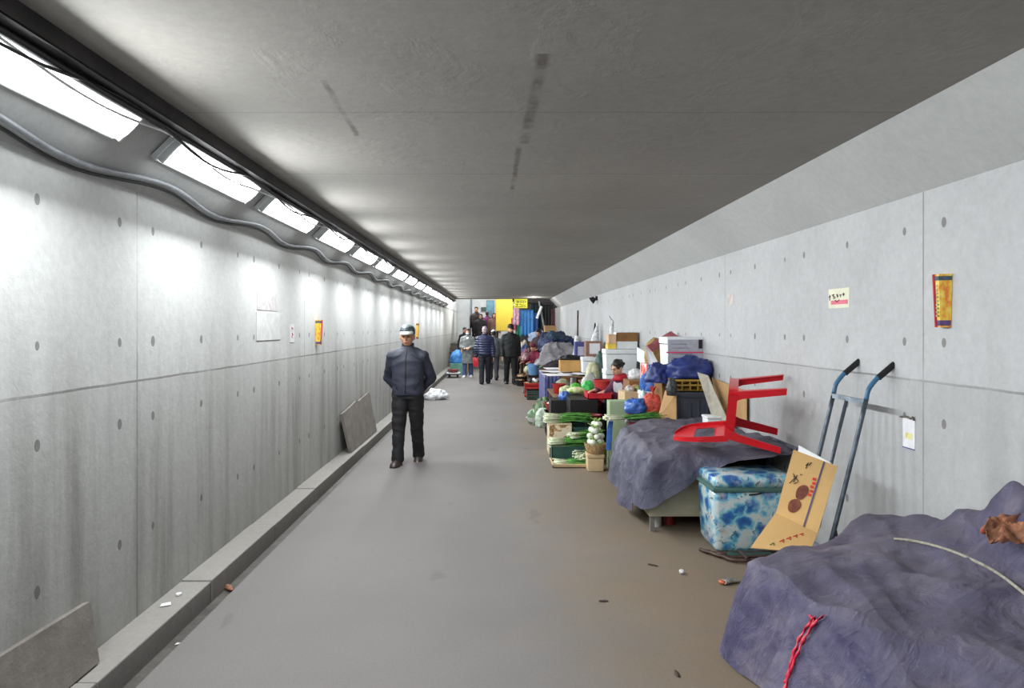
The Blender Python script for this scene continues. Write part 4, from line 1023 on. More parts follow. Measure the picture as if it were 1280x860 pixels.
# black covered crates, trays on them
carton('cardboard_box', 'black covered box under the red tray before the vendor', 1.0, 1.38, 9.3, 10.2, 0, .665, M_blackpl)
tray_box('plastic_tray', 'bright red tray on the black box before the vendor', X_(733, 9.5), X_(763, 9.5), 9.35, 9.75, .672, .755, mat('bright_red_tray', (206, 30, 50), .45, .15, 8))
carton('cardboard_box', 'low black box in front of the black covered box', 1.18, 1.42, 9.0, 9.26, 0, .42, M_blackpl)
basin('basin', 'maroon basin on the low black box behind the radishes', (1.28, 9.12, .425), .13, .07, M_maroon)
cabbage('napa_cabbage', 'big pale cabbage left of the bright red tray', (X_(721, 10.0), 10.05, .672), (.14, .09, .055), M_cab, 5, .2)
sack('plastic_bag', 'blue bag beside the big pale cabbage', (X_(706, 9.9), 9.95, .6), (.07, .06, .12), M_bluebag, 33, .25)
carton('cardboard_box', 'black box under the blue bag, left of the cabbage', .78, 1.02, 9.85, 10.25, 0, .60, M_blackpl)
for i, (px, c, l) in enumerate([(708, (196, 206, 160), 'pale yellow green'), (720, (90, 180, 60), 'bright green'), (735, (70, 196, 90), 'vivid green white dotted')]):
    sack('produce_bag', l + ' produce bag on the goods row before the red bucket', (X_(px, 10.6), 10.65, .62), (.10, .08, .12 + .04 * i), mat('produce_green%d' % i, c, .4, .4, 18, .3), 50 + i, .15)
table('stall_table', 'dark low table under the green produce bags', 1.0, 1.62, 10.45, 10.95, .62, M_blackpl, M_blackpl)
basin('bucket', 'dull red bucket beside the seated vendor', (X_(757, 10.1), 10.15, .52), .17, .36, M_redbas, 'bucket', k=.72)
carton('cardboard_box', 'dark carton under the dull red bucket', 1.47, 1.8, 9.98, 10.35, 0, .515, M_carddk)
sack('plastic_bag', 'pale bag tucked between the bucket and green bags', (X_(738, 10.75), 10.8, .622), (.12, .08, .28), mat('pale_bag', (190, 190, 186), .5, .3, 14, .4), 61, .25)

# --- foam box stack by the wall with carton on top
foams = ['lowest', 'second lowest', 'third', 'topmost']
for i in range(4):
    z0 = .327 * i
    foam_box('styrofoam_box', f'{foams[i]} white foam box in the stack against the wall behind the vendor', X_(757, 10.9), X_(797, 10.9), 10.9, 11.3, z0 + .001, z0 + .326, M_foam, group='white foam boxes stacked behind the vendor')
b4 = carton('cardboard_box', 'brown carton with white base on the foam box stack', X_(770, 11.0), X_(797, 11.0), 10.98, 11.3, 1.312, 1.575, M_foam)
MB().box(-.17, .17, -.166, -.16, .12, .262).build('brown_front', M_carddk, b4)
MB().box(.166, .172, -.16, .16, .0, .262).build('dark_side', mat('dark_side', (80, 70, 66), .8), b4)
carton('cardboard_box', 'small peach carton left of the brown topped carton', X_(760, 11.0), X_(769.5, 11.0), 10.95, 11.2, 1.395, 1.54, mat('peach_card', (216, 180, 146), .8))
carton('cardboard_box', 'yellow labelled flat carton under the small peach carton', X_(759, 11.0), X_(769.5, 11.0), 10.95, 11.2, 1.312, 1.39, mat('yellow_card', (224, 196, 80), .8, .2, 3))
tag(MB().loft([((X_(767, 11.1), 11.27, 1.54), .04, .03), ((X_(767, 11.1), 11.27, 1.62), .034, .03), ((X_(767.5, 11.1), 11.27, 1.74), .012, .012)], n=12).build('folded_bag', M_whitebag, smooth='all'), 'pointed white folded bag standing behind the peach carton', 'bag')
bpy.data.objects['folded_bag'].data.transform(Matrix.Identity(4))
tag(MB().tube(spline([(X_(767, 11.25), 11.32, 1.5), (X_(768, 11.25), 11.34, 1.74), (X_(765, 11.25), 11.36, 1.80), (X_(763, 11.25), 11.36, 1.85)], 5), .005, 6).build('bent_wire', M_rust, smooth='all'), 'thin bent wire rising above the white folded bag', 'wire')
# green sack and cream sack
table('stall_table', 'low table against the wall left of the foam stack', 1.55, 2.24, 11.5, 13.0, .66, M_wood, M_wood)
sack('refuse_sack', 'dark green sack tied with cord left of the foam stack', (X_(751, 11.8), 11.85, .662), (.12, .12, .56), mat('dark_green_sack', (52, 84, 76), .45, .3, 10, .4), 71, .12, tie=False)
sack('rice_sack', 'pale cream sack slumped beside the dark green sack', (X_(741, 11.7), 11.75, .662), (.12, .11, .38), mat('cream_sack', (196, 196, 160), .6, .25, 12, .3), 73, .15)
# crates with dark leafy goods
table('stall_table', 'long low table of dried goods beyond the black boxes', .95, 1.5, 11.3, 12.9, .50, M_wood, M_wood)
basin('basin', 'dull red basin on the long low table', (X_(699, 11.9), 11.95, .502), .12, .17, M_redbas)
sack('rice_sack', 'olive grey sack of grain behind the dull red basin', (X_(704, 12.3), 12.4, .502), (.13, .12, .22), mat('olive_grey_sack', (150, 150, 124), .7, .25, 10, .3), 75, .1)
for i, (px, Y, r, c, l) in enumerate([(717, 11.8, .14, (62, 54, 44), 'heap of dark dried leaves on the long low table'), (728, 12.2, .13, (80, 92, 58), 'heap of dark green dried leaves behind the bucket'), (710, 11.5, .10, (196, 166, 130), 'heap of pale tan roots on the long low table')]):
    cloth_pile('dried_leaf_heap', l, (X_(px, Y), Y, .502), (r, r, .13), mat('dried%d' % i, c, .8, .5, 24, .6), 80 + i, 'vegetable', .35)
sack('plastic_bag', 'light grey bag on the long low table beside the bucket', (X_(737, 11.6), 11.5, .502), (.10, .09, .18), mat('light_grey_bag', (176, 178, 180), .5, .3, 14, .4), 77, .2)

# --- table 3 with papers
table('stall_table', 'table spread with white papers in the middle of the stalls', .98, 2.2, 13.3, 15.6, .70, M_wood, M_wood)
rnd = random.Random(9)
for i, (x, y, rz) in enumerate([(1.2, 13.7, .2), (1.5, 14.0, -.3), (1.25, 14.5, .5), (1.8, 13.7, .1), (1.75, 14.6, -.2), (1.3, 15.1, .1)]):
    m = MB(); m.quad([(-.24, -.3, 0), (.24, -.3, .004), (.25, .3, 0), (-.23, .3, .006)], .004)
    tag(m.build('newspaper', M_paper, loc=(x, y, .702 + .008 * i), rot=(0, 0, rz)), ['front left', 'front middle', 'left middle', 'front right', 'right middle', 'rear left'][i] + ' white newspaper sheet spread on the paper covered table', 'paper', 'newspaper sheets on the table')
cu = MB(); rings = []
for i in range(14):
    z = .70 - .68 * i / 13; rings.append(z)
def hang(name, label, x0, x1, y, z1, z0, m, fold=.02, nf=5, cat='cloth', yd=0, th=.008):
    mb = MB(); n = 30; vs = []; fs = []; k = 12
    for i in range(k):
        t_ = i / (k - 1)
        for j in range(n):
            s_ = j / (n - 1); vs.append((x0 + (x1 - x0) * s_, y + yd * s_ - .001 + fold * math.sin(nf * 2 * PI * s_ + .6 * t_) * (.3 + .7 * t_) + .01 * nz((s_ * 4, t_ * 3, x0)), z1 + (z0 - z1) * t_ + .015 * math.sin(nf * 2.7 * s_) * t_))
    for i in range(k - 1):
        for j in range(n - 1): fs.append((i * n + j, i * n + j + 1, (i + 1) * n + j + 1, (i + 1) * n + j))
    o = mb.add(vs, fs).build(name, m, smooth='all'); o.modifiers.new('s', 'SOLIDIFY').thickness = th
    return tag(o, label, cat)
hang('hanging_cloth', 'violet blue cloth hanging down the front of the paper covered table', .93, 1.22, 13.2, .71, .04, mat('violet_blue_cloth', (74, 80, 132), .6, .35, 8, .3), .02, 4)
hang('hanging_cloth', 'violet blue cloth hanging down the walkway side of the paper covered table', .95, .955, 13.3, .71, .04, mat('violet_blue_cloth2', (86, 90, 140), .6, .35, 8, .3), .0, 4, yd=2.0)
c5 = carton('cardboard_box', 'long tan carton on the paper covered table', X_(700, 14.0), X_(728, 14.0), 13.95, 14.3, .75, .98, mat('tan_carton', (186, 144, 84), .8, .15, 6))
cloth_pile('black_cloth', 'black cloth heaped on the long tan carton', (X_(714, 14.1), 14.12, .986), (.2, .12, .09), M_blackpl, 90)
foam_box('styrofoam_box', 'white foam box right of the long tan carton', X_(728, 13.6), X_(744, 13.6), 13.6, 13.95, .75, 1.06, M_foam)
b6 = carton('cardboard_box', 'brown printed carton against the wall on the paper covered table', X_(735, 14.0), X_(756, 14.0), 14.32, 14.65, .72, 1.36, mat('print_brown_card', (146, 112, 100), .8, .15, 6))
MB().box(-.10, .12, -.172, -.166, .38, .60).build('white_label', M_paper, b6)
b7 = carton('cardboard_box', 'violet blue carton with pale label left of the brown printed carton', X_(719, 14.7), X_(735, 14.7), 14.72, 15.0, .72, 1.34, mat('violet_card', (72, 78, 140), .7, .15, 6))
MB().box(-.08, .12, -.146, -.14, .33, .52).build('pale_label', mat('pale_label', (190, 195, 215), .8), b7)
def pole(name, label, a, b, r, m, cat='pole'):
    a, b = V(a), V(b); o = MB().tube([V((0, 0, 0)), (b - a) * .5, b - a], r, 10).build(name, m, smooth=40, loc=a); return tag(o, label, cat)
pole('wooden_pole', 'dark thin pole standing upright against the right wall', (X_(721, 16.5), 16.5, 0), (X_(723, 16.5), 16.6, Z_(388, 16.5)), .022, M_rust)
pole('wrapped_bundle', 'long white wrapped bundle leaning before the dark pole', (X_(714, 15.8), 15.8, .0), (X_(722, 15.8), 15.9, Z_(420, 15.8)), .06, M_whitebag, 'bundle')
um = thing('folded_umbrella', (X_(738, 14.9), 14.9, .702), 'folded white stall umbrella standing against the wall', 'umbrella')
o = MB(); o.lathe([(.02, 0), (.02, .12)], 12); o.build('shaft', M_rust, um)
M__ = T(0, 0, .05, 0, 0, .16)
MB().lathe([(.03, 0), (.13, .1), (.11, .5), (.05, .85), (.01, 1.02)], 14, M=M__).build('canopy', M_whitebag, um, smooth=60)
um2 = thing('folded_umbrella', (X_(745, 14.95), 15.1, .702), 'folded black umbrella standing right of the white one', 'umbrella')
MB().lathe([(.015, 0), (.02, .2), (.05, .3), (.055, .7), (.02, 1.02), (.005, 1.06)], 14).build('canopy', M_blackpl, um2, smooth=60)
# small lamp bracket high on right wall
sp = thing('spotlight', (XR, 15.6, 2.32), 'small dark spotlight fixed high on the far right wall', 'light')
MB().box(-.05, -.001, -.05, .05, -.05, .05, bev=.01).build('bracket', M_blackpl, sp); MB().lathe([(.05, 0), (.085, .1), (.08, .1), (.05, .02)], 18, M=T(-.06, 0, .0, ry=-2.2)).build('lamp_head', M_blackpl, sp, smooth=40)

# --- Y 15-20
crate('plastic_crate', 'red plastic crate beside the walkway behind the dark green one', X_(656, 16.2), X_(682, 16.2), 16.2, 16.6, 0, .33, mat('red_crate', (196, 40, 40), .5, .15, 6))
crate('plastic_crate', 'dark green plastic crate on the floor beside the walkway', X_(659, 15.6), X_(682, 15.6), 15.6, 15.98, 0, .20, M_dkgreen)
def shoe(name, label, c, rz, m, L=.25, group=None):
    r = thing(name, c, label, 'shoe', rz, group)
    MB().loft([((0, -L * .5, .035), .028, .028), ((0, -L * .35, .04), .042, .034), ((0, 0, .045), .036, .04), ((0, L * .3, .055), .034, .05), ((0, L * .5, .05), .026, .042)], n=16).build('upper', m, r, smooth='all')
    MB().loft([((0, -L * .53, .010), .03, .010), ((0, -L * .3, .010), .046, .010), ((0, .1 * L, .010), .038, .010), ((0, L * .52, .010), .03, .010)], n=16).build('sole', M_blackpl, r, smooth='all')
    return r
for i, (dx, dy, c_) in enumerate([(-.12, 0, (40, 38, 44)), (.0, .02, (205, 205, 205)), (.12, 0, (60, 54, 60))]):
    shoe('shoe', ['black shoe at the left end', 'white shoe in the middle', 'dark grey shoe at the right end'][i] + ' of the red crate top', (X_(669, 16.3) + dx, 16.4 + dy, .33), .3 * i, mat('shoe%d' % i, c_, .5))
tag(MB().box(-.24, .24, -.19, .19, .31, .33).build('crate_cover', M_card, loc=(X_(669, 16.4), 16.4, 0)), 'cardboard cover laid on the red crate', 'cardboard')
crate('plastic_crate', 'black crate under the blue bucket farther along the stalls', .82, 1.2, 17.5, 17.9, 0, .42, M_blackpl)
basin('bucket', 'blue bucket on the black crate farther along the stalls', (X_(667, 17.7), 17.65, .422), .16, .30, mat('blue_pail', (92, 138, 186), .5, .2, 8), 'bucket')
carton('cardboard_box', 'stack base carton under the grey cloth heap', 1.15, 2.1, 16.6, 17.4, 0, .72, M_carddk)
cloth_pile('grey_cloth_heap', 'large grey cloth heap on the cartons beyond the paper covered table', (1.55, 17.0, .722), (.52, .42, .50), mat('grey_cloth', (136, 134, 138), .8, .25, 8, .4), 101)
cloth_pile('black_cloth', 'dark brown black cloth draped in front of the grey cloth heap', (1.38, 16.45, .5), (.36, .14, .28), mat('brown_black_cloth', (52, 44, 48), .8, .3, 8, .4), 103)
carton('cardboard_box', 'low dark carton under the dark brown cloth', 1.05, 1.9, 16.2, 16.56, 0, .5, M_carddk)
carton('cardboard_box', 'large carton base under the navy clothing heap', 1.25, 2.2, 18.4, 19.4, 0, 1.0, M_carddk)
cloth_pile('clothing_heap', 'big heap of navy and dark blue clothing against the wall', (1.66, 18.85, 1.002), (.44, .42, .44), mat('navy_heap', (44, 54, 92), .7, .5, 9, .6), 105, amp=.45)
cloth_pile('clothing_heap', 'dark teal clothing lying over the navy heap', (1.62, 18.7, 1.30), (.28, .2, .2), mat('teal_heap', (44, 66, 86), .7, .4, 9, .5), 109, amp=.4)
carton('cardboard_box', 'brown carton standing behind the navy clothing heap', X_(681, 19.6), X_(695, 19.6), 19.6, 19.9, .0, Z_(407, 19.6), M_card)
table('stall_table', 'far stall table loaded with small goods', .78, 1.25, 18.0, 19.3, .42, M_wood, M_wood)
for i, (px, Y, c_, r) in enumerate([(668, 18.2, (206, 214, 190), .13), (676, 18.3, (110, 170, 70), .11), (660, 18.5, (170, 176, 150), .10), (681, 18.2, (186, 176, 150), .10)]):
    sack('produce_bag', ['whitish', 'leafy green', 'pale olive', 'sandy'][i] + ' produce bag on the far stall table', (X_(px, Y), Y, .422), (r, r, .18), mat('farbag%d' % i, c_, .6, .4, 14, .4), 110 + i, .2)
# dark tub with food by the walkway
basin('basin', 'black tub with tan goods beside the black jacketed man', (X_(652, 19.2), 19.3, 0), .18, .28, M_blackpl)
cloth_pile('dried_leaf_heap', 'tan dried goods heaped in the black tub', (X_(652, 19.2), 19.3, .17), (.14, .14, .12), mat('tan_goods', (200, 160, 120), .8, .4, 20, .5), 115, 'vegetable')
for i in range(3): tray_box('plastic_tray', ['lower', 'middle', 'upper'][i] + ' grey tray stacked on the floor by the walkway beyond the crates', .66 + .02 * i, 1.0, 17.6 - .5, 17.4, .05 * i, .05 * i + .045, mat('grey_tray%d' % i, (150 - 30 * i, 148 - 30 * i, 156 - 30 * i), .6))
# clothes table at the end Y 20-24
table('stall_table', 'clothes stall table near the tunnel mouth', .80, 1.75, 21.6, 24.2, .60, M_wood, M_wood)
cols = [((178, 150, 150), 'dusty pink'), ((150, 172, 210), 'pale blue'), ((214, 210, 214), 'white'), ((150, 90, 96), 'brick red'), ((90, 86, 110), 'slate'), ((196, 172, 140), 'beige'), ((70, 80, 130), 'indigo'), ((170, 150, 176), 'lilac'), ((60, 56, 64), 'charcoal'), ((200, 190, 170), 'cream'), ((140, 60, 70), 'wine red'), ((120, 150, 130), 'sage green')]
k = 0
for row, Y in enumerate((21.85, 22.5, 23.15, 23.8)):
    for j in range(3):
        c_, nm = cols[k]; x = .94 + .32 * j
        cloth_pile('clothing_pile', f'{nm} pile of folded clothes on the clothes stall table', (x, Y, .602 ), (.12, .3, .20 + .10 * row + .05 * ((k * 7) % 3)), mat('cl_' + nm, c_, .8, .4, 12, .5), 120 + k, 'clothes', .3, group='clothes piles on the stall near the tunnel mouth'); k += 1
# hanging goods at the end
pole('metal_pole', 'slanted grey pole of the market canopy near the tunnel mouth', (X_(691, 25), 25.0, 0), (X_(674, 25), 25.1, 2.62), .035, mat('grey_pole', (120, 122, 120), .5))
bar = tag(MB().tube([(.62, 25.4, 2.56), (2.25, 25.4, 2.56)], .02, 8).build('hanging_rail', M_rust), 'rusty rail carrying the hanging clothes at the tunnel mouth', 'rail')
hang('hanging_cloth', 'bright blue sheet hanging at the tunnel mouth', X_(650, 25.3), X_(667, 25.3), 25.3, 2.3, 1.35, mat('blue_sheet', (52, 122, 190), .6, .25, 5), .03, 4)
hang('hanging_cloth', 'deep blue sheet hanging right of the bright blue one', X_(660, 25.35), X_(673, 25.35), 25.36, 2.2, 1.35, mat('deep_blue_sheet', (36, 78, 140), .6, .25, 5), .03, 3)
hang('hanging_cloth', 'green cloth hanging left of the bright blue sheet', X_(645, 25.32), X_(652, 25.32), 25.33, 1.95, 1.3, mat('green_cloth', (30, 120, 96), .6, .25, 5), .02, 2)
hang('hanging_clothes', 'pink and white blouse hanging beside the yellow board', X_(641, 25.2), X_(649, 25.2), 25.2, 2.45, 1.75, mat('pink_blouse', (206, 160, 180), .7, .35, 12), .02, 2, 'clothes')
hang('hanging_clothes', 'rose red garment hanging below the pink blouse', X_(639, 25.25), X_(645, 25.25), 25.26, 2.0, 1.55, mat('rose_garment', (170, 84, 110), .7, .35, 12), .02, 2, 'clothes')
hang('hanging_clothes', 'black net garment hanging beside the right wall at the tunnel mouth', X_(676, 25.3), X_(692, 25.3), 25.42, 2.5, 1.2, mat('black_garment', (34, 38, 40), .8, .3, 8), .05, 4, 'clothes')
hang('hanging_clothes', 'dark teal garments hanging behind the slanted pole', X_(664, 25.5), X_(678, 25.5), 25.5, 2.55, 1.5, mat('dark_teal_garment', (30, 50, 54), .8, .3, 8), .05, 4, 'clothes')
hang('hanging_clothes', 'dark maroon garment hanging at the far right edge of the tunnel mouth', X_(689, 25.0), X_(694, 25.0), 25.1, 2.35, 1.1, mat('dark_maroon_garment', (74, 40, 52), .8, .3, 8), .02, 2, 'clothes')
pole('folded_umbrella', 'pale folded umbrella hanging aslant before the dark garments', P(671, 398, 24.9), P(677, 383, 24.9), .05, M_whitebag, 'umbrella')
cloth_pile('clothing_heap', 'pale blue grey clothing heap under the hanging sheets', (X_(672, 24.6), 24.6, 1.15), (.28, .25, .35), mat('pale_blue_heap', (150, 164, 190), .8, .35, 9, .5), 140, amp=.4)
carton('cardboard_box', 'tall dark carton under the pale blue grey clothing heap', 1.2, 1.95, 24.3, 24.9, 0, 1.14, M_carddk)
sg = thing('price_sign', (X_(651, 25), 25.0, Z_(385, 25)), 'bright yellow sign with black lettering hanging at the tunnel mouth', 'sign')
MB().box(-.24, .24, -.012, .012, 0, .33).build('sign_board', mat('bright_yellow_board', (226, 222, 40), .5, .05), sg)
q = MB()
for a in ([(-.19, .26), (-.12, .26), (-.14, .19)], [(-.09, .28), (-.09, .18)], [(-.09, .23), (-.05, .23)], [(-.01, .27), (.05, .27), (.05, .19), (-.01, .19), (-.01, .27)], [(.10, .28), (.10, .18)], [(.13, .27), (.19, .25), (.14, .19)], [(-.18, .12), (-.10, .12)], [(-.14, .15), (-.14, .07)], [(-.05, .13), (.02, .13), (.02, .07)], [(.07, .14), (.07, .06)], [(.1, .1), (.18, .1)], [(-.2, .04), (.2, .04)]):
    q.tube([(x, -.016, z) for x, z in a], .009, 5)
q.build('black_lettering', M_ink, sg)
tag(MB().box(-.22, .22, -.02, .02, 0, .12).build('dark_bundle', M_blackpl, loc=(X_(648, 25.1), 25.15, 2.59)), 'dark rolled bundle tied above the yellow sign', 'bundle')
# yellow board and window panel at the stairs
yb = thing('yellow_board', (X_(630.5, 28), 28.0, Z_(413, 28)), 'large plain yellow board standing beside the stairs', 'board')
MB().box(-.34, .36, -.02, .02, 0, 1.45).build('panel', mat('yellow_board_paint', (236, 204, 70), .6, .06, 3), yb)
q = MB(); q.box(-.36, -.34, -.03, .03, 0, 1.45); q.box(.36, .38, -.03, .03, 0, 1.45); q.box(-.36, .38, -.03, .03, -.03, 0); q.build('frame', mat('ochre_frame', (176, 150, 60), .6), yb)
MB().box(-.36, -.3, -.02, .04, -1.55, -.03).build('post', M_rust, yb); MB().box(.3, .38, -.02, .04, -1.55, -.03).build('post', M_rust, yb)
wp = thing('glass_panel', (X_(613, 30.5), 30.5, 1.55), 'blue green glazed panel between the white wall and yellow board', 'panel')
MB().box(-.17, .17, -.015, .015, 0, 1.3).build('glass', mat('blue_green_glass', (96, 138, 158), .15, .35, 2, coat=.5), wp); 
q = MB(); 
for x in (-.19, .17): q.box(x, x + .02, -.03, .03, 0, 1.32)
for z in (.0, .62, 1.3): q.box(-.19, .19, -.03, .03, z, z + .02)
q.build('frame', mat('grey_frame', (110, 116, 118), .5), wp)
# dark stair divider on the left
hr = tag(prism([(-1.18, 1.0), (-1.12, 1.0), (-1.12, 2.0), (-1.18, 2.0)], 0, 1).build('stair_rail', M_greypl), 'dark slanted guard panel beside the stairs', 'railing')
me = hr.data; bm = bmesh.new(); bm.from_mesh(me)
for v in bm.verts:
    far = v.co.y > .5; up = v.co.z > 1.5
    v.co = V((v.co.x, 31.0 if far else 27.0, (2.05 if far else 0.01) + (1.15 if up else 0)))
bm.to_mesh(me); bm.free()
sg2 = thing('wall_sign', (X_(604.5, 33), 33.9, Z_(389, 33.9)), 'small dark green sign on the white wall above the stairs', 'sign')
MB().box(-.14, .14, -.02, .02, 0, .2).build('sign_board', M_dkgreen, sg2)
# --- far left goods
tr = table('stall_table', 'small low table at the far left wall', -1.62, -1.25, 22.3, 22.9, .12, M_blackpl, M_blackpl)
basin('basin', 'red brown basin on white tray at the far left', (-1.44, 22.5, .17), .2, .1, mat('red_brown', (140, 62, 56), .5, .3, 8))
tray_box('plastic_tray', 'white tray under the red brown basin', -1.65, -1.22, 22.3, 22.8, .123, .165, M_foam)
sack('plastic_bag', 'blue bag standing at the far left wall', (-1.42, 24.2, .38), (.22, .18, .42), mat('far_blue', (66, 130, 200), .5, .3, 8), 150, .2)
carton('cardboard_box', 'teal green box at the far left behind the red brown basin', -1.63, -1.1, 23.8, 24.6, 0, .38, mat('teal_box', (92, 140, 122), .7, .2, 6))
carton('cardboard_box', 'tan box at the far left beside the woman in the grey coat', -1.32, -1.05, 24.9, 25.2, 0, .95, M_card)
sack('plastic_bag', 'white plastic bag lying by the kerb behind the man in the cap', (-1.40, 15.7, 0), (.24, .16, .22), M_whitebag, 155, .3, rz=.3)
# bundles of thin cables and dark goods under the far stalls
carton('cardboard_box', 'brown carton low behind the fronds of the far stalls', 1.3, 1.9, 20.0, 20.4, 0, .8, M_carddk)
# ================================================================== people
M_skin = mat('skin', (206, 158, 132), .55, .08, 12, .05)
M_skin2 = mat('skin_tan', (184, 136, 108), .55, .08, 12, .05)
M_hairb = mat('black_hair', (28, 24, 24), .5, .25, 40, .4)
M_hairg = mat('grey_hair', (150, 140, 146), .7, .25, 40, .4)
M_eye = mat('dark_eye', (30, 24, 22), .3, .05); M_lip = mat('lips', (168, 92, 84), .5, .1)
M_blacktr = mat('black_trousers', (20, 20, 23), .8, .25, 14, .2)
M_shoe = mat('brown_leather_shoe', (48, 36, 32), .4, .2, 20)

def head_prims(m, c, R, k):
    """skull, jaw, nose, ears, brow, lips; head radius scale k, facing -Y before R"""
    c = V(c)
    def E(o, r): m.ell(c + R @ (V(o) * k), tuple(x * k for x in r), n=18, R=R)
    E((0, .012, .03), (.077, .096, .092)); E((0, -.018, -.045), (.066, .068, .068)); E((0, -.05, -.082), (.030, .026, .024))
    E((.036, -.058, -.022), (.026, .026, .026)); E((-.036, -.058, -.022), (.026, .026, .026))     # cheeks
    E((0, -.084, .028), (.050, .014, .014))                                                       # brow
    E((0, -.100, -.012), (.011, .018, .024)); E((0, -.108, -.028), (.016, .013, .010))            # nose
    for s in (-1, 1): E((s * .080, .010, -.010), (.012, .020, .032))                              # ears
    E((0, -.085, -.056), (.024, .012, .010))                                                      # lips
def face_parts(body, c, R, k, mask=None, glasses=False):
    c = V(c)
    for s in (-1, 1):
        e = MB().ell(c + R @ (V((s * .031, -.084, .005)) * k), (.014 * k, .008 * k, .007 * k), n=10, R=R); e.build('eye', M_eye, body, smooth='all')
        b = MB().tube([c + R @ (V((s * .014, -.096, .027)) * k), c + R @ (V((s * .034, -.094, .033)) * k), c + R @ (V((s * .052, -.082, .027)) * k)], .0035 * k, 6); b.build('eyebrow', M_hairb, body, smooth='all')
    if mask:
        mm = MB().ell(c + R @ (V((0, -.052, -.045)) * k), (.066 * k, .062 * k, .050 * k), n=20, R=R); mm.build('face_mask', mask, body, smooth='all')
    else:
        MB().ell(c + R @ (V((0, -.0955, -.058)) * k), (.021 * k, .005 * k, .0055 * k), n=10, R=R).build('mouth', M_lip, body, smooth='all')
def hand_prims(m, w, d, pn, side, k=1.0, curl=.5):
    """palm and five fingers; w wrist, d pointing direction, pn palm normal, side +1/-1 where the thumb leaves"""
    w, d, pn = V(w), V(d).normalized(), V(pn).normalized(); pn = (pn - d * pn.dot(d)).normalized(); a = d.cross(pn).normalized() * side
    for t_, r in ((.02, .026), (.045, .030), (.07, .030)):
        m.loft([(w + d * (t_ - .02) * k, .030 * k, .014 * k), (w + d * (t_ + .02) * k, .038 * k, .015 * k)], side=a, n=14)
    for i, (o, L) in enumerate([(.030, .070), (.011, .080), (-.009, .074), (-.028, .058)]):
        p = w + (d * .085 + a * o) * k; r = .0085 * k
        for j in range(3):
            an = curl * (.35 + .6 * j); q = p + (d * math.cos(an) + pn * math.sin(an)) * L * k * (.42, .32, .26)[j]
            m.cap(p, r, q, r * .93, n=8); p = q; r *= .93
    p = w + (d * .02 + a * .028) * k
    for j, L in enumerate((.04, .032, .026)):
        q = p + (a * (.75 - .25 * j) + d * (.55 + .2 * j) + pn * .25).normalized() * L * k; m.cap(p, .011 * k, q, .010 * k, n=8); p = q

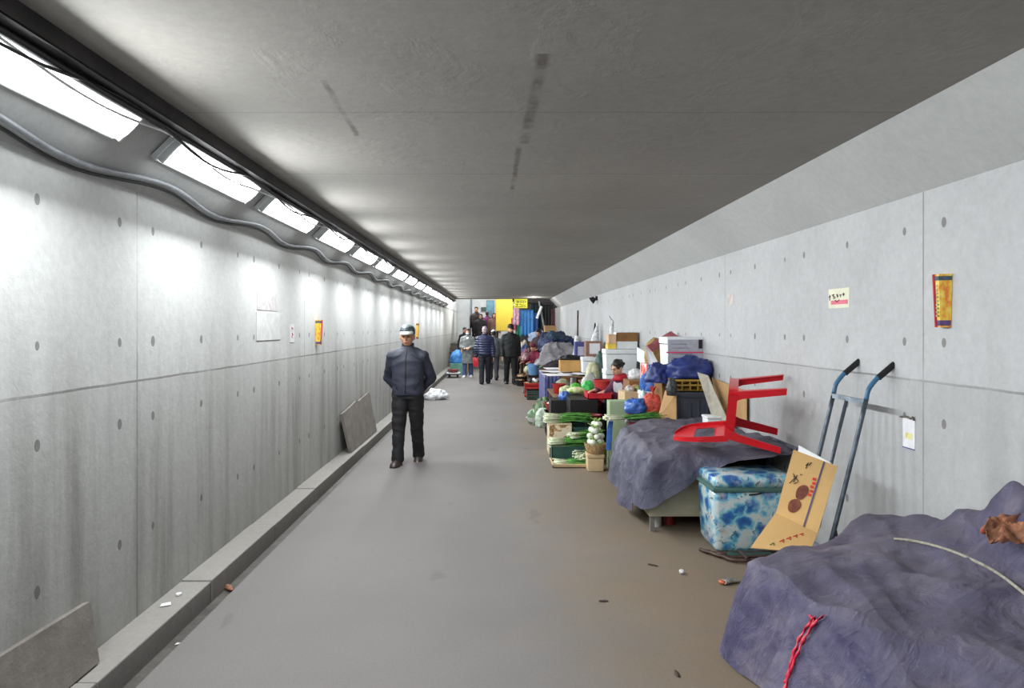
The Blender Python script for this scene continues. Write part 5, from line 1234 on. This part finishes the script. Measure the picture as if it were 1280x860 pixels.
def person(label, loc, rz, H, J, top, trousers, shoes, hair=None, skin=None, cap=None, coat=0, puff=1.0, vox=.013, mask=None, scarf=None, extra=None, bulk=1.0, hairstyle='short', headrot=(0, 0, 0), handcurl=.5, feetflat=True, hood=None, face=True, legs=True, torso_flat=.62):
    """J: joint positions as fractions of H in local space, facing -Y"""
    r = thing('person', loc, label, 'person', rz)
    g = lambda n: V(J[n]) * H
    hip, chest, neck, head = g('hip'), g('chest'), g('neck'), g('head'); k = H / 1.70 * J.get('hk', 1.0)
    R = Euler(headrot).to_matrix(); skin = skin or M_skin
    b = MB()
    side = (g('shR') - g('shL')); side = V((side.x, side.y, 0)).normalized(); sdn = side
    b.loft([(hip - V((0, 0, .05 * H)), .085 * H, .06 * H), (hip, .095 * H, .065 * H), (hip.lerp(chest, .5), .080 * H, .06 * H), (chest, .088 * H, .055 * H), (neck.lerp(chest, .45), .07 * H, .045 * H), (neck.lerp(chest, .15), .036 * H, .034 * H)], side=sdn)
    b.cap(neck - V((0, 0, .01)), .034 * H, head - V((0, -.01, .05 * k)), .032 * H)
    head_prims(b, head, R, k)
    for s, n in ((-1, 'L'), (1, 'R')):
        sh, el, wr = g('sh' + n), g('el' + n), g('wr' + n)
        b.cap(chest.lerp(neck, .55), .03 * H, sh, .026 * H); b.cap(sh, .026 * H, el, .022 * H); b.cap(el, .024 * H, wr, .016 * H)
        d = (wr - el).normalized(); hand_prims(b, wr, J.get('hd' + n, tuple(d)), J.get('hp' + n, (s * -1, -.2, 0)), -s if J.get('flip') else s, k, handcurl)
        hp_, kn, an = g('hip' + n), g('kn' + n), g('an' + n)
        b.cap(hp_, .058 * H, kn, .036 * H); b.cap(kn, .034 * H, an, .020 * H)
        fd = V(J.get('ft' + n, (s * .12, -1, 0))).normalized()
        b.cap(an - V((0, 0, .016 * H)), .018 * H, an + fd * .08 * H - V((0, 0, .026 * H)), .010 * H)
    body = blob(b, 'body', skin, r, vox, 4)
    if face: face_parts(body, head, R, k, mask)
    # trousers
    if legs:
        m = MB(); m.loft([(hip - V((0, 0, .055 * H)), .088 * H * bulk, .072 * H), (hip + V((0, 0, .03 * H)), .096 * H * bulk, .072 * H), (hip.lerp(chest, .4), .088 * H * bulk, .068 * H)], side=sdn)
        for n in 'LR':
            hp_, kn, an = g('hip' + n), g('kn' + n), g('an' + n); d1 = (an - kn).normalized()
            m.cap(hp_, .066 * H * bulk, kn, .047 * H * bulk); m.cap(kn, .046 * H * bulk, an - d1 * .03 * H, .041 * H * bulk); m.tube([an - d1 * .05 * H, an + d1 * .004 * H, an + d1 * .022 * H], [.041 * H * bulk, .043 * H * bulk, .044 * H * bulk], 18)
        blob(m, 'trousers', trousers, r, vox, 5, disp=lambda p, n_: p + n_ * .006 * nz(p, 9, 2) + n_ * .008 * (1 - 2.4 * abs(nz((p.x, p.y, p.z * 2.2), 5, 6))))
        for n in 'LR':
            an = g('an' + n); fd = V(J.get('ft' + n, ((-1 if n == 'L' else 1) * .12, -1, 0))).normalized(); up = V((0, 0, 1)); sd = fd.cross(up).normalized(); upv = sd.cross(fd)
            o = an - upv * .032 * H; m = MB()
            m.loft([(o - fd * .047 * H, .022 * H, .028 * H), (o - fd * .02 * H + upv * .006 * H, .029 * H, .042 * H), (o + fd * .03 * H + upv * .003 * H, .031 * H, .036 * H), (o + fd * .08 * H - upv * .005 * H, .033 * H, .024 * H), (o + fd * .115 * H - upv * .010 * H, .020 * H, .013 * H)], side=sd, n=20)
            sh_ = m.build('shoe', shoes, r, smooth='all')
            m = MB(); oo = o - upv * .026 * H
            m.loft([(oo - fd * .05 * H, .018 * H, .006 * H), (oo - fd * .03 * H, .027 * H, .007 * H), (oo + fd * .03 * H, .028 * H, .007 * H), (oo + fd * .085 * H, .033 * H, .006 * H), (oo + fd * .12 * H, .020 * H, .005 * H)], side=sd, n=20)
            m.build('sole', M_blackpl, sh_, smooth='all')
    # jacket / coat: torso and sleeves in one
    m = MB(); B = bulk * puff; dep = torso_flat
    low = hip + V((0, 0, -.03 * H - coat * H))
    path = [(low, (.102 + .12 * coat) * H * B, (.102 + .10 * coat) * H * B * .78)]
    if coat > .1: path.append((hip + V((0, 0, -.02 * H)), .108 * H * B, .085 * H * B))
    path += [(hip.lerp(chest, .3), .108 * H * B, .082 * H * B), (hip.lerp(chest, .7), .112 * H * B, .080 * H * B), (chest + (neck - chest) * .15, .116 * H * B, .078 * H * B), (chest.lerp(neck, .5), .108 * H * B, .066 * H * B), (chest.lerp(neck, .72), .088 * H * B, .056 * H * B), (chest.lerp(neck, .9), .058 * H, .049 * H), (neck + (neck - chest) * .08, .044 * H, .043 * H)]
    m.loft(path, side=sdn, n=30)
    for n in 'LR':
        sh, el, wr = g('sh' + n), g('el' + n), g('wr' + n)
        m.cap(chest.lerp(neck, .35), .052 * H, sh, .041 * H * puff); m.cap(neck - (neck - chest) * .12, .036 * H, sh, .038 * H * puff); m.cap(sh, .041 * H * puff, el, .035 * H * puff); d1 = (wr - el).normalized()
        m.cap(el, .037 * H * puff, wr - d1 * .03 * H, .029 * H * puff); m.tube([wr - d1 * .05 * H, wr - d1 * .004 * H], .030 * H * puff, 16)
    jk = blob(m, J.get('topname', 'jacket'), top, r, vox, 5, disp=lambda p, n_: p + n_ * .005 * nz(p, 8, 3) + n_ * .007 * (1 - 2.6 * abs(nz((p.x, p.y, p.z * 1.6), 5, 9))))
    # collar
    c = neck + (neck - chest).normalized() * .02 * H
    MB().lathe([(.044 * H, -.03 * H), (.045 * H, .012 * H), (.040 * H, .014 * H), (.038 * H, -.03 * H)], 26, M=T(c.x, c.y, c.z), cap0=False, cap1=False).build('collar', scarf or top, jk, smooth=50)
    # hair
    if hair or hood:
        hm = MB(); Rr = R
        def E(o, rr): hm.ell(head + Rr @ (V(o) * k), tuple(x * k for x in rr), n=20, R=Rr)
        E((0, .022, .045), (.086, .098, .090)); 
        if hairstyle in ('long', 'bob'):
            E((0, .05, -.03), (.086, .064, .10)); 
            for s in (-1, 1): E((s * .07, .0, -.03), (.024, .05, .085 if hairstyle == 'bob' else .12))
            if hairstyle == 'long': E((0, .07, -.12), (.085, .045, .12))
            E((0, -.062, .085), (.06, .035, .03))
        elif hairstyle == 'curly':
            rnd = random.Random(3)
            for i in range(34):
                a, e = rnd.uniform(0, 6.28), rnd.uniform(-.35, 1.4); q = V((math.cos(a) * math.cos(e) * .085, .03 + math.sin(a) * math.cos(e) * .088, .045 + math.sin(e) * .075))
                if q.y < -.045 and q.z < .06: continue
                E(tuple(q), (.027, .027, .026))
        else:
            E((0, .05, -.01), (.078, .058, .07)); E((0, -.055, .088), (.055, .035, .026))
        blob(hm, 'hair' if not hood else 'hood', hair or hood, r, min(vox, .011), 2, disp=lambda p, n_: p + n_ * .004 * nz(p, 30, 1))
    if cap:
        cm = MB(); hs = head + R @ (V((0, .008, .062)) * k)
        cr = []
        for i in range(9):
            a = PI / 2 * i / 8; cr.append([hs + R @ V((.089 * k * math.cos(a) * math.cos(b_), (.103 * math.sin(b_)) * k * math.cos(a), .078 * k * math.sin(a) ** .9 if a else -.004)) for b_ in [2 * PI * q / 28 for q in range(28)]])
        cm.rings(cr, True, True); co_ = cm.build('cap', cap[0], r, smooth='all')
        bm_ = MB(); vs = []; nb = 15
        for j in range(5):
            for i in range(nb):
                a = -PI * .12 - PI * .76 * i / (nb - 1); ex = j / 4
                vs.append(hs + R @ (V((math.cos(a) * (.088 - .004 * ex), math.sin(a) * (.100 + .088 * ex * math.sin(-a) ** .8) , -.004 - .040 * ex + .022 * math.sin(-a) * (.5 + .5 * ex) - .0)) * k))
        bm_.add(vs, [(j * nb + i, j * nb + i + 1, (j + 1) * nb + i + 1, (j + 1) * nb + i) for j in range(4) for i in range(nb - 1)])
        o = bm_.build('brim', cap[1], co_, smooth='all'); o.modifiers.new('s', 'SOLIDIFY').thickness = .005
        MB().ell(hs + R @ V((0, 0, .078 * k)), (.007, .007, .005), n=8).build('button', cap[1], co_)
    if extra: extra(r, jk, g, H, k)
    return r, jk

def stand(stride=.0, lead='L', arms='down', sw=.0, kneelift=0):
    """joint table of a standing or walking figure, facing -Y"""
    J = {'hip': (0, 0, .53), 'chest': (0, .0, .73), 'neck': (0, .005, .845), 'head': (0, -.012, .925),
         'shL': (-.112, 0, .785), 'shR': (.112, 0, .785), 'hipL': (-.052, 0, .505), 'hipR': (.052, 0, .505)}
    for n, s in (('L', -1), ('R', 1)):
        f = 1 if n == lead else -1; a = stride * f
        th = V((0, -math.sin(a), -math.cos(a))); kn = V((s * .055, 0, .505)) + th * .235
        bend = stride * .35 if f > 0 else -stride * 1.1
        c = a + bend * (1 if f < 0 else -1) * (1 if f < 0 else .4)
        if f < 0: c = a - stride * .9
        an = kn + V((0, -math.sin(c), -math.cos(c))) * .232
        J['kn' + n] = tuple(kn + V((s * .004, 0, 0))); J['an' + n] = (s * .058, an.y, an.z)
    mz = min(J['anL'][2], J['anR'][2]) - .045
    for q in J:
        if q[:2] in ('hi', 'ch', 'ne', 'he', 'sh', 'kn', 'an'): J[q] = (J[q][0], J[q][1], J[q][2] - mz)
    trail = 'R' if lead == 'L' else 'L'
    if stride > .15: J['ft' + trail] = (0.05, -1, -.55)
    for n, s in (('L', -1), ('R', 1)):
        z = J['sh' + n][2]
        if arms == 'down':
            q = sw * (1 if n != lead else -1)
            J['el' + n] = (s * .145, -math.sin(q) * .17 + .01, z - .17); J['wr' + n] = (s * .150, -math.sin(q * 1.3) * .30 - .02, z - .325)
            J['hd' + n] = (0, -.15, -1); J['hp' + n] = (-s, 0, 0)
        elif arms == 'behind':
            J['el' + n] = (s * .160, .075, z - .165); J['wr' + n] = (s * .045, .125, z - .30 + .015 * s)
            J['hd' + n] = (-s, .1, -.1); J['hp' + n] = (0, .9, 0)
        elif arms == 'front':
            J['el' + n] = (s * .145, -.02, z - .165); J['wr' + n] = (s * .055, -.13, z - .19 + .01 * s)
            J['hd' + n] = (-s * .8, -.5, 0); J['hp' + n] = (0, .3, -1)
    return J

def zipper(colr, pockets=True, seam=True):
    def ex(r, jk, g, H, k):
        t_ = bvh(jk); Minv = jk.matrix_world.inverted()
        def front(x, z, lift=.002, y0=-.6):
            o = jk.matrix_world @ V((x, y0, z)); d = (jk.matrix_world.to_3x3() @ V((0, 1, 0))); h = t_.ray_cast(o, d)
            return Minv @ h[0] + V((0, -lift, 0)) if h[0] else None
        pts = [front(.0, z * H) for z in [.50 + .02 * i for i in range(17)]]; pts = [p for p in pts if p]
        if len(pts) > 2: MB().tube(pts, .006 * k, 6).build('zip', colr, jk, smooth='all')
        if seam:
            for s in (-1, 1):
                pts = [front(s * x * H, (.80 - (x - .03) * .55) * H) for x in (.035, .05, .07, .09, .105)]; pts = [p for p in pts if p]
                if len(pts) > 2: MB().tube(pts, .0035 * k, 5).build('seam', colr, jk, smooth='all')
        if pockets:
            for s in (-1, 1):
                pts = [front(s * (.062 + .01 * i) * H, (.545 + .022 * i) * H) for i in range(4)]; pts = [p for p in pts if p]
                if len(pts) > 2: MB().tube(pts, .004 * k, 5).build('pocket', colr, jk, smooth='all')
    return ex

# --- the man in the cap walking towards the camera
J = stand(.17, 'L', 'behind'); J['hk'] = 1.07
# local left foot is on the photo's left: planted in front; the right one trails with raised heel
t = NT('navy_jacket'); c = t.ramp(t.noise(7, 5, .6), [(.3, rgb(30, 33, 46)), (.7, rgb(48, 52, 68))]); t.L(c, t.b.inputs['Base Color']); t.b.inputs['Roughness'].default_value = .7; t.bump(t.noise(30, 4, .6), .25, .006); M_navyj = t.m
t = NT('camo_cap'); c = t.ramp(t.noise(26, 2, .4), [(.42, rgb(40, 50, 58)), (.5, rgb(96, 110, 112)), (.6, rgb(66, 84, 92)), (.68, rgb(176, 182, 178))], 'CONSTANT'); t.L(c, t.b.inputs['Base Color']); M_camo = t.m
pman, jk = person('man in patterned cap and dark navy jacket walking with hands behind his back', (-1.085, 8.32, 0), math.radians(-4), 1.67, J, M_navyj, M_blacktr, M_shoe, hair=M_hairb, skin=M_skin2, cap=(M_camo, mat('pale_brim', (176, 178, 172), .7)), puff=1.06, vox=.010, extra=zipper(mat('dark_zip', (24, 26, 34), .5)), headrot=(.08, 0, 0))
# --- man in black jacket and cap, seen from behind/front near the stalls
J = stand(.12, 'R', 'down', .12)
person('man in black jacket and black cap standing on the walkway by the stalls', (.40, 19.9, 0), math.radians(8), 1.74, J, mat('black_jacket', (22, 27, 28), .75, .25, 8, .2), M_blacktr, M_blackpl, hair=M_hairb, cap=(mat('black_cap', (16, 16, 22), .7), mat('black_brim', (16, 16, 22), .7)), puff=1.12, vox=.016, coat=.05, extra=zipper(mat('black_zip', (12, 14, 14), .5), True, False), headrot=(.25, 0, .2))
# --- navy puffer jacket, seen from behind
J = stand(.14, 'L', 'down', .15)
t = NT('navy_puffer'); sp_ = t.N('ShaderNodeSeparateXYZ'); t.L(t.tc.outputs['Object'], sp_.inputs[0])
wv_ = t.math('ABSOLUTE', t.math('SINE', t.math('MULTIPLY', sp_.outputs[2], 44.0))); c = t.ramp(wv_, [(.0, rgb(24, 28, 52)), (.5, rgb(42, 48, 80))]); t.L(c, t.b.inputs['Base Color']); t.b.inputs['Roughness'].default_value = .45; t.bump(wv_, .8, .02); M_puff = t.m
person('person in navy quilted puffer jacket with greyish hair walking away', (-.35, 20.0, 0), math.radians(184), 1.68, J, M_puff, mat('dark_navy_trousers', (24, 26, 38), .8, .2, 10), M_blackpl, hair=mat('pinkish_grey_hair', (160, 146, 154), .8, .2, 30), puff=1.16, vox=.016)
# --- companion in white cap behind
J = stand(.2, 'R', 'down', .15)
person('person in white cap and grey green coat walking beside the navy puffer jacket', (-.10, 21.6, 0), math.radians(180), 1.58, J, mat('grey_green_coat', (92, 98, 98), .8, .2, 8), mat('grey_trousers', (52, 52, 60), .8, .2, 10), M_blackpl, hair=M_hairb, cap=(mat('white_cap', (206, 204, 204), .7), mat('white_brim', (206, 204, 204), .7)), puff=1.05, vox=.018, coat=.04)
# --- woman in the grey coat with mask
J = stand(.10, 'L', 'front')
def woman_extra(r, jk, g, H, k):
    t_ = bvh(jk)
    MB().loft([((0, -.100, .66 * H), .035, .008), ((0, -.118, .72 * H), .045, .008), ((0, -.10, .80 * H), .035, .01), ((0, -.06, .835 * H), .03, .01)], n=14).build('white_shirt', M_paper, jk, smooth='all')
person('woman in long grey coat and white face mask walking towards the camera', (-.96, 22.6, 0), math.radians(-6), 1.62, J, mat('grey_coat', (112, 116, 116), .85, .2, 7, .2), mat('blue_jeans', (62, 78, 118), .8, .2, 12), mat('white_shoe', (214, 214, 214), .6), hair=mat('dark_brown_hair', (50, 34, 32), .5, .25, 30), hairstyle='bob', mask=mat('white_mask', (228, 230, 234), .7), puff=1.02, coat=.22, vox=.016, extra=woman_extra, headrot=(.12, 0, 0))
hb = thing('shopping_bag', (-.70, 22.5, .36), 'red shopping bag beside the woman in the grey coat', 'bag')
MB().box(-.10, .10, -.05, .05, 0, .30, taper=.8, bev=.02).build('bag_body', mat('red_bag', (206, 34, 58), .5, .15, 8), hb, smooth=True)
MB().tube(spline([(-.06, 0, .29), (-.04, 0, .40), (.0, 0, .45), (.04, 0, .40), (.06, 0, .29)], 4), .007, 6).build('handle', mat('red_strap', (150, 30, 44), .5), hb, smooth='all')
# --- people on the stairs
def stair_z(y): return .165 * min(6, int((y - 27.0) / .32) + 1)
for (lb, px, y, H, tcol, hs, hc, face_, skw, coat) in [
    ('woman in brown jacket coming down the stairs in front of the yellow board', 617.5, 28.15, 1.60, (112, 84, 74), 'long', M_hairb, 0, 0, .03),
    ('woman in black coat and dark hair coming down the stairs', 600.5, 28.1, 1.56, (34, 32, 36), 'bob', M_hairb, 0, 0, .12),
    ('man in dark brown jacket highest on the stairs', 595.5, 28.55, 1.70, (58, 50, 50), 'short', M_hairb, 0, 0, .0),
    ('person in purple jacket going up the stairs', 609, 28.55, 1.5, (108, 44, 92), 'short', M_hairb, 180, 0, .0)]:
    J = stand(.16, 'L' if face_ == 0 else 'R', 'down', .2)
    z_ = stair_z(y)
    person(lb, (X_(px, y), y, z_ + .002), math.radians(face_), H, J, mat('top_' + lb[:24], tcol, .8, .2, 8, .2), mat('dark_stair_trousers', (36, 34, 44), .8, .2, 10), M_blackpl, hair=hc, hairstyle=hs, puff=1.0, vox=.02, coat=coat)
# --- dark figure at the stair guard on the left
J = stand(.1, 'L', 'down', .1)
person('person in dark coat standing at the left edge of the stairs', (X_(581, 26.8), 26.8, 0), math.radians(30), 1.66, J, mat('charcoal_coat', (44, 44, 52), .85, .2, 8), M_blacktr, M_blackpl, hair=M_hairb, puff=1.0, vox=.02, coat=.1)

def seated(lean=.1, seat=.27, reach=.3, reachz=.36, spread=.08, kz=.30):
    """low seated pose, facing -Y, fractions of standing height"""
    hy = 0; ch = (0, -lean * .6, seat + .20); nk = (0, -lean, seat + .315)
    J = {'hip': (0, 0, seat), 'chest': ch, 'neck': nk, 'head': (0, -lean - .03, seat + .395)}
    for n, s in (('L', -1), ('R', 1)):
        J['sh' + n] = (s * .110, -lean * .9, seat + .262); J['hip' + n] = (s * .055, -.01, seat - .01)
        J['kn' + n] = (s * spread, -.22, kz); J['an' + n] = (s * spread, -.24, .048)
        J['el' + n] = (s * .150, -lean - .06, seat + .13); J['wr' + n] = (s * .08, -lean - reach * .72, reachz)
        J['hd' + n] = (0, -1, -.2); J['hp' + n] = (0, 0, -1)
    return J
# vendor with red collar: seated, facing the walkway (left), arms over the red tray
def vend_extra(r, jk, g, H, k):
    hip, chest, neck = g('hip'), g('chest'), g('neck'); m = MB()
    m.loft([(hip + V((0, 0, .0)), .112 * H, .088 * H), (hip.lerp(chest, .5), .118 * H, .088 * H), (chest.lerp(neck, .2), .122 * H, .086 * H), (chest.lerp(neck, .62), .104 * H, .070 * H), (chest.lerp(neck, .82), .08 * H, .056 * H)], side=V((1, 0, 0)), n=28)
    blob(m, 'vest', mat('light_grey_vest', (176, 176, 180), .7, .25, 9, .3), r, .014, 4)
    m = MB(); c = neck + V((0, .0, .005 * H)); m.loft([(c - V((0, 0, .03 * H)), .085 * H, .066 * H), (c, .066 * H, .058 * H), (c + V((0, -.005, .025 * H)), .05 * H, .05 * H)], n=24); m.build('red_collar', mat('red_collar', (178, 22, 44), .75, .2, 12), r, smooth='all')
J = seated(.13, .24, .30, .44, .09, .30)
person('seated vendor with curly black hair, red collar and grey vest', (1.95, 9.80, 0.07), math.radians(-68), 1.58, J, mat('maroon_sleeves', (92, 34, 66), .8, .25, 9, .2), mat('dark_work_trousers', (40, 42, 56), .8, .2, 10), M_blackpl, hair=M_hairb, hairstyle='curly', puff=1.0, vox=.012, extra=vend_extra, headrot=(.35, 0, .15), handcurl=.8)
tag(MB().box(-.2, .2, -.2, .2, 0, .32, bev=.02).build('stool', M_blackpl, loc=(2.05, 9.88, 0)), 'low black stool under the seated vendor', 'stool')
# hooded maroon vendor, farther
J = seated(.16, .26, .28, .40, .09, .30); J['topname'] = 'coat'
person('crouching vendor in maroon coat and hood beside the far stall', (1.30, 20.1, 0.0), math.radians(-50), 1.62, J, mat('maroon_coat', (122, 34, 62), .8, .25, 7, .2), mat('dark_trousers_b', (38, 34, 44), .8), M_blackpl, hood=mat('maroon_hood', (96, 30, 52), .8, .2, 8), puff=1.15, vox=.018, headrot=(.5, 0, 0))
tag(MB().box(-.16, .16, -.16, .16, 0, .34, bev=.02).build('stool', M_blackpl, loc=(1.37, 20.2, 0)), 'low black stool under the hooded maroon vendor', 'stool')
# dark vendor bending behind the clothes
J = stand(.05, 'L', 'front')
person('vendor in dark clothes with pale face standing behind the far goods', (X_(674, 21.0), 21.05, 0.0), math.radians(-40), 1.60, J, mat('dark_plum_top', (46, 28, 40), .8, .2, 7), M_blacktr, M_blackpl, hair=M_hairb, hairstyle='bob', puff=1.05, vox=.018, headrot=(.45, 0, 0))
J = seated(.12, .27, .26, .40, .09, .32)
person('seated vendor in patterned pale top beyond the hooded vendor', (1.0, 24.6, 0), math.radians(-20), 1.6, J, mat('pale_pattern_top', (176, 150, 150), .8, .5, 22), M_blacktr, M_blackpl, hair=M_hairb, hairstyle='short', puff=1.05, vox=.02)
tag(MB().box(-.17, .17, -.17, .17, 0, .34, bev=.02).build('stool', M_blackpl, loc=(1.03, 24.7, 0)), 'low black stool under the patterned top vendor', 'stool')
